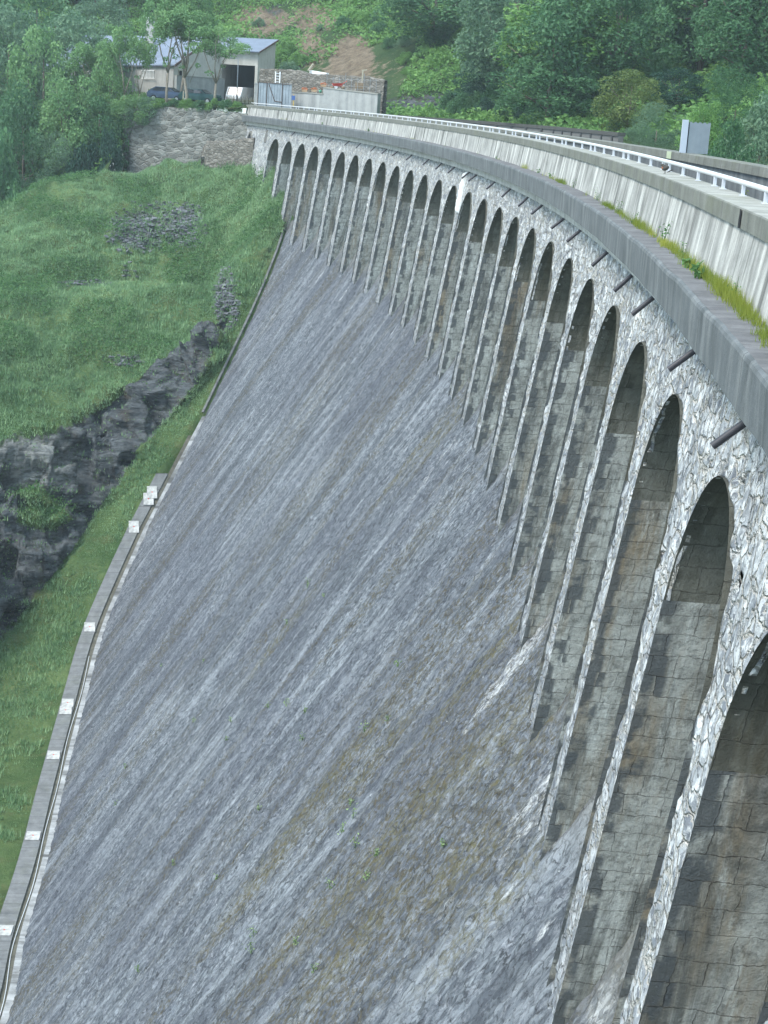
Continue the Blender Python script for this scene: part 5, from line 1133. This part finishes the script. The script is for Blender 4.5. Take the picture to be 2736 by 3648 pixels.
# wooded hillside, a fixed scatter
r_ = np.random.default_rng(5); placed = []
tries = 0
while len(placed) < 95 and tries < 6000:
    tries += 1; xd = r_.uniform(-80, 1760); t = r_.uniform(118, 235); p0 = at(xd, 200, t); z = hz(p0[0], p0[1])
    if p0[0] > 60 or z < .3: continue
    ra, aa = math.hypot(p0[0]+RHO, p0[1]), math.atan2(p0[1], p0[0]+RHO)
    if ra < 359.5 and aa < .47 or inside(np.array(p0[0]), np.array(p0[1]), PLAT) or z < .3: continue
    q = proj(np.array([p0[0], p0[1], z])); yb = q[1]
    if abs(p0[0]+47) < 27 and abs(p0[1]-172) < 17: continue
    if 560 < xd < 1090 and yb > -45: continue                        # open slope and scree
    if xd < 600 and yb > 30: continue
    if xd > 1090 and t < 128: continue
    if any(math.hypot(p0[0]-a, p0[1]-b) < 4.6 for a, b in placed): continue
    placed.append((p0[0], p0[1])); big = r_.uniform(8, 13.5); kd = r_.choice(['broad', 'broad', 'broad', 'conifer', 'willow']); tn = r_.choice(['b', 'd', 'b', 'w', 'l', 'd'])
    plant(kd, int(r_.integers(0, 3 if kd == 'broad' else 2)), tn if kd != 'conifer' else 'd', (p0[0], p0[1], z-.3), big, big*(.8 if kd != 'conifer' else .5), float(r_.uniform(0, 6)), 'tree of the wood that covers the hillside behind the crest', 'tree', 'trees of the wooded hillside')
for i, (x, y, t, w) in enumerate([(1000, 205, 146, 60), (1050, 215, 144, 60), (1095, 212, 141, 60), (1130, 222, 139, 60), (1165, 228, 137, 60), (1205, 232, 135, 60), (1245, 238, 133, 60), (1285, 246, 130, 60), (1310, 240, 128, 60), (1330, 262, 124, 40)]):
    tree('bush', i % 3, ('b', 'd')[i % 2], x, y, t, w, 'dark bush in the row at the foot of the wood behind the panelled wall', 'shrub', 'bushes behind the panelled wall')
# shrubs on the open slope and in the scree
n = 0; tries = 0; sh = []
while n < 120 and tries < 8000:
    tries += 1; xd = r_.uniform(420, 1700); t = r_.uniform(136, 205); p0 = at(xd, 200, t); z = hz(p0[0], p0[1]); q = proj(np.array([p0[0], p0[1], z]))
    if not (-40 < q[1] < 262) or z < .8: continue
    if 525 < xd < 600 and q[1] > 70: continue
    if xd < 525 and q[1] > 45: continue
    sc = max([math.exp(-(((q[0]-a)/b)**2+((q[1]-c)/d)**2)) for a, c, b, d in ((760, 130, 50, 60), (600, 45, 80, 32), (680, 80, 55, 50), (720, 170, 60, 22))]+[0])
    if r_.random() < sc*1.1: continue
    if any(math.hypot(p0[0]-a, p0[1]-b) < 1.7 for a, b in sh): continue
    if z < zG+1.5 and xd < 840: continue
    sh.append((p0[0], p0[1])); s = r_.uniform(.8, 2.3); n += 1
    plant('bush', int(r_.integers(0, 3)), r_.choice(['b', 'l', 'w', 'b', 'l']), (p0[0], p0[1], z-.25*s), s*r_.uniform(.8, 1.25), s*1.5, float(r_.uniform(0, 6)), 'low green shrub growing on the open slope above the garden walls', 'shrub', 'shrubs on the open slope')

# ground cover on the hillside: leafy undergrowth nobody could count
cnt = 120000; Xr = r_.uniform(-80, 35, cnt*4); Yr = r_.uniform(118, 215, cnt*4); Zr = hill_z(Xr, Yr); q = proj(np.stack([Xr, Yr, Zr], 1))
ra, aa = np.hypot(Xr+RHO, Yr), np.arctan2(Yr, Xr+RHO)
keep = (q[:, 0] > -40) & (q[:, 0] < 1720) & (q[:, 1] > -60) & (q[:, 1] < 450) & ~((ra < 359.5) & (aa < .47)) & (Zr > .4) & ~inside(Xr, Yr, PLAT) & ~((q[:, 0] > 600) & (q[:, 0] < 835) & (q[:, 1] > 192))
scp = np.zeros(len(Xr))
for a, c, b, d, am in ((760, 130, 52, 62, 1.1), (580, 45, 80, 36, 1.05), (680, 70, 60, 55, 1.0), (720, 168, 60, 24, .9), (960, 228, 170, 22, .75), (570, 150, 40, 60, 1)): scp = np.maximum(scp, am*np.exp(-(((q[:, 0]-a)/b)**2+((q[:, 1]-c)/d)**2)**1.5))
keep &= r_.random(len(Xr)) > scp*(.75+.5*(vnoise(Xr*.6, Yr*.6, 3)))
keep &= ~((np.abs(Xr+45) < 24) & (np.abs(Yr-171) < 13)); low = (Xr < -46) & (Yr < 172); keep |= low & (q[:, 0] > -60) & (q[:, 1] < 470) & (Yr > 156)
side2 = (Xr-wallA[0])*wd[1]-(Yr-wallA[1])*wd[0]; keep &= ~((side2 < 1.0) & (Xr > wallB[0]-1)&(Xr < wallA[0]+3))
idx = np.where(keep)[0][:cnt]; P = np.stack([Xr[idx], Yr[idx], Zr[idx]+r_.uniform(0, 1, len(idx))*(.25+1.5*vnoise(Xr[idx]*.55, Yr[idx]*.55, 8)**2)], 1)
V, Fq, tn = leaf_cards(P, np.tile([0.1, -.3, .9], (len(P), 1)), .42, np.clip(vnoise(P[:, 0]*.5, P[:, 1]*.5, 12)*.7+.3*r_.random(len(P)), 0, 1), r_)
prop(link('undergrowth', mesh('undergrowth', V, Fq, M['leafl'], None, dict(tone=tn), smooth=False)), 'leafy green undergrowth covering the hillside', 'undergrowth', kind='stuff')

# grass and weeds on the spur
def blades(P, h, r, per=4, wid=.05, sp=.12, lean=.45, tone=None):
    n = len(P); Pk = np.repeat(P, per, 0); hk = np.repeat(h, per)*r.uniform(.6, 1.25, n*per); a = r.uniform(0, 2*math.pi, n*per); o = r.normal(0, sp, (n*per, 2))
    Pk = Pk+np.c_[o, np.zeros(n*per)]; ln = hk*lean*r.random(n*per); tip = Pk+np.stack([np.cos(a)*ln, np.sin(a)*ln, hk], 1); b = a+math.pi/2+r.normal(0, .4, n*per); w = np.stack([np.cos(b), np.sin(b), 0*b], 1)*wid
    V = np.stack([Pk-w, Pk+w, tip], 1).reshape(-1, 3); tone = np.repeat(r.random(n) if tone is None else tone, per)*.7+.3*r.random(n*per)
    return V, np.arange(3*n*per).reshape(-1, 3), np.repeat(tone, 3)
rws, cls = G.shape[:2]; ar = np.linalg.norm(np.cross(G[1:, :-1]-G[:-1, :-1], G[:-1, 1:]-G[:-1, :-1]), axis=-1)
gw_ = ar*(1-np.clip(rock2[:-1, :-1]*1.5, 0, .97))*(1-np.clip(slate[:-1, :-1]*.8, 0, .75))*np.clip((lab[:-1]-1.02)*20, 0, 1)[:, None]*((pxm[:-1, :-1] > -40) & (pym[:-1, :-1] < 2300))*(lab[:-1] < 9)[:, None]
pgr = (gw_/gw_.sum()).ravel(); NG = 100000; kk = r_.choice(len(pgr), NG, p=pgr); i0, j0 = np.unravel_index(kk, gw_.shape); fu, fv = r_.random(NG)[:, None], r_.random(NG)[:, None]
GP = G[i0, j0]*(1-fu)*(1-fv)+G[i0+1, j0]*fu*(1-fv)+G[i0, j0+1]*(1-fu)*fv+G[i0+1, j0+1]*fu*fv
pat = vnoise(GP[:, 0]*.35, GP[:, 1]*.35, 71); hh_ = (.07+.20*pat**1.5)*np.where(lab[i0] < 2, .6, 1)
V, Fq, tn = blades(GP-np.array([0, 0, .04]), hh_, r_, 4, .035, .16, .6, np.clip(vnoise(GP[:, 0]*.25, GP[:, 1]*.25, 73)*.9+.7*vnoise(GP[:, 0]*1.1, GP[:, 1]*1.1, 74)-.3, 0, 1))
TU = GP[r_.choice(len(GP), 9000, replace=False)]; TU = TU[vnoise(TU[:, 0]*.5, TU[:, 1]*.5, 88) > .42]
V2, F2, tn2 = blades(TU-np.array([0, 0, .05]), r_.uniform(.2, .45, len(TU)), r_, 10, .035, .16, .8); F2 = F2+len(V); V = np.concatenate([V, V2]); Fq = np.concatenate([Fq, F2]); tn = np.concatenate([tn, tn2])
prop(link('grass', mesh('grass', V, Fq, M['grass'], None, dict(tone=tn), smooth=False)), 'long grass growing over the spur and the valley strip', 'grass', kind='stuff')
sel = (vnoise(GP[:, 0]*.28+5, GP[:, 1]*.28, 77) > .56) & (lab[i0] > 2.2); WP = np.repeat(GP[sel][:11000], 3, 0)+r_.normal(0, .18, (33000 if sel.sum() >= 11000 else 3*int(sel.sum()), 3))*np.array([1, 1, .25])
V, Fq, tn = leaf_cards(WP+np.array([0, 0, .12])+np.c_[0*WP[:, 0], 0*WP[:, 0], r_.uniform(0, .42, len(WP))], np.tile([0.1, -.2, .9], (len(WP), 1)), .17, r_.random(len(WP)), r_)
prop(link('weeds', mesh('weeds', V, Fq, M['weed'], None, dict(tone=tn*.7), smooth=False)), 'leafy brambles and bracken patches on the spur', 'weeds', kind='stuff')
# slate rubble on the spur
sw_ = (ar*np.clip(slate[:-1, :-1]-.25, 0, 1)**1.2).ravel(); sw_ /= sw_.sum(); NS = 2600; kk = r_.choice(len(sw_), NS, p=sw_); i0, j0 = np.unravel_index(kk, ar.shape); SP = G[i0, j0]+r_.uniform(-.15, .15, (NS, 3))*np.array([1, 1, .2])
V = []; Fq = []
bx_ = np.array([(-1, -1, -1), (1, -1, -1), (1, 1, -1), (-1, 1, -1), (-1, -1, 1), (1, -1, 1), (1, 1, 1), (-1, 1, 1)], float); bf = np.array([(0, 3, 2, 1), (4, 5, 6, 7), (0, 1, 5, 4), (1, 2, 6, 5), (2, 3, 7, 6), (3, 0, 4, 7)])
for i in range(NS):
    s = r_.uniform(.06, .22); e = np.array(Matrix.Rotation(r_.uniform(0, 6), 3, 'Z') @ Matrix.Rotation(r_.normal(.35, .3), 3, 'X')); V.append((bx_*(1+r_.uniform(-.35, .35, (8, 3)))*np.array([s, s*.7, s*.22]))@e.T+SP[i]+np.array([0, 0, .04])); Fq.append(bf+8*i)
prop(link('slate_rubble', mesh('slate_rubble', np.concatenate(V), np.concatenate(Fq), M['slate'], smooth=False)), 'loose slate chips lying in bare patches of the spur', 'rubble', kind='stuff')

# grass strip at the foot of the parapet
NL = 9000; ul = r_.uniform(-4*0+2, 150, NL); dens = np.clip(1.2*np.exp(-((ul-6)/17)**2)+.75*vnoise(ul*.45, ul*0, 91)**4*(ul < 60)+.03*(vnoise(ul*.8, ul*0, 92) > .72), 0, 1); ul = ul[r_.random(NL) < dens]
rl = 354.08-np.abs(r_.normal(0, .05, len(ul)))*(1+1.0*np.exp(-((ul-8)/10)**2)); Pl = W(ul/ARC, rl, 0.0); hl = (.07+.14*vnoise(ul*1.2, ul*0, 93))
V, Fq, tn = blades(Pl, hl, r_, 7, .0035, .03, .7, vnoise(ul*.7, ul*0, 94)); prop(link('ledge_grass', mesh('ledge_grass', V, Fq, M['drygrass'], None, dict(tone=tn), smooth=False)), 'yellow green grass growing along the foot of the parapet', 'grass', kind='stuff')
def weed(loc, h, n, seed, label, group=None, leaf=.05, mat='weed', stalks=3):
    r = np.random.default_rng(seed); root = empty('weed_plant', loc, label=label, cat='weed', group=group); mb = MB(); P = []
    for s in range(stalks):
        a = r.uniform(0, 6.3); l = h*r.uniform(.06, .28); e = (math.cos(a)*l, math.sin(a)*l, h*r.uniform(.6, 1)); mb.tube([(0, 0, -.01), (e[0]*.4, e[1]*.4, e[2]*.5), e], [.006*h/.3, .004*h/.3, .002*h/.3], 4)
        f = np.linspace(.12, 1, n//stalks)[:, None]; P.append(np.array(e)[None]*f+r.normal(0, .05*h/.3, (len(f), 3))*np.array([1, 1, .5]))
    mb.build('stem', M[mat], root); P = np.concatenate(P); V, Fq, tn = leaf_cards(P, np.tile([0, 0, .6], (len(P), 1)), leaf, r.random(len(P)), r); link('leaves', mesh('leaves', V, Fq, M[mat], None, dict(tone=tn), smooth=False), root); return root
WD = [(2352, .42, 44, 'tall leafy weed with an upright stem at the foot of the parapet', .055), (2195, .30, 40, 'bushy weed left of the tall leafy weed on the ledge', .04), (2120, .34, 40, 'feathery green weed between two grass tufts on the ledge', .035), (2035, .32, 44, 'grey green weed at the start of the ledge plants', .03),
      (2510, .20, 26, 'broad leaved bright green weed low on the ledge', .11), (2462, .10, 14, 'round leaved bright weed spreading onto the ledge', .12), (2255, .26, 32, 'small leafy weed in the grass of the ledge', .04), (2420, .24, 30, 'pale flowered weed right of the tall leafy weed', .04),
      (1910, .16, 26, 'low green weed in the joint of the ledge', .06), (1955, .16, 22, 'bright green weed standing alone against the parapet', .07), (2600, .30, 24, 'thin seeding weed against the parapet near the right edge', .03), (1765, .16, 20, 'small yellowish tuft at the far part of the ledge', .05), (1145, .2, 20, 'tiny green tuft on the far ledge, left', .1), (1310, .2, 20, 'tiny green tuft on the far ledge, right', .1)]
for i, (x, h, n_, lb, lf) in enumerate(WD):
    a = theta_x(x, 354.0, 0.02); weed(W(a, 354.05-(.12 if lf > .1 and x > 2400 else 0), 0.005), h, n_, 200+i, lb, None, lf)
weed(W(theta_x(2650, 354.72, 1.0), 354.74, 1.0), .22, 40, 321, 'yellowish grass tuft growing on the coping beside a rail post', leaf=.03, mat='drygrass')
# small plants rooted in the slope masonry
SPW = [(665, 1268, .5), (655, 1600, .4), (620, 1525, .4), (580, 1530, .35), (660, 1540, .3), (790, 1580, .4), (765, 1770, .55), (740, 1800, .4), (770, 1830, .4), (795, 1900, .4), (715, 1920, .3), (545, 2060, .5), (550, 2020, .35), (270, 1660, .35), (250, 1740, .3), (420, 1560, .3), (490, 1600, .3), (860, 1440, .3), (620, 1350, .3), (640, 2040, .3), (375, 1870, .35), (300, 2100, .3), (840, 1560, .3), (500, 1560, .3), (700, 1290, .25), (960, 1830, .3), (815, 1850, .3), (760, 1740, .3), (440, 1430, .25), (560, 1750, .25), (350, 1440, .25), (680, 2100, .3), (470, 1900, .25)]
for i, (x, y, h) in enumerate(SPW):
    a, r, z = hitS(x, y); weed(W(a, r-.03, z), h*.8, 30, 400+i, 'small bright green plant rooted in the joints of the dam slope', 'small plants on the dam slope', .065, 'weed2', stalks=4)

# ------------------------------------------------------------------ thin air
hzm = bpy.data.materials.new('air'); hzm.use_nodes = True; nt = hzm.node_tree; nt.nodes.remove(nt.nodes['Principled BSDF'])
pv = nt.nodes.new('ShaderNodeVolumePrincipled'); pv.inputs['Color'].default_value = (.80, .93, 1.0, 1); pv.inputs['Density'].default_value = HAZE; pv.inputs['Anisotropy'].default_value = .2
nt.links.new(pv.outputs[0], nt.nodes['Material Output'].inputs['Volume'])
mb = MB(); mb.prism([(-320, -260, -49.5), (320, -260, -49.5), (320, 420, -49.5), (-320, 420, -49.5)], [(-320, -260, 140), (320, -260, 140), (320, 420, 140), (-320, 420, 140)])
if HAZE > 0: prop(mb.build('haze', hzm), kind='stuff')
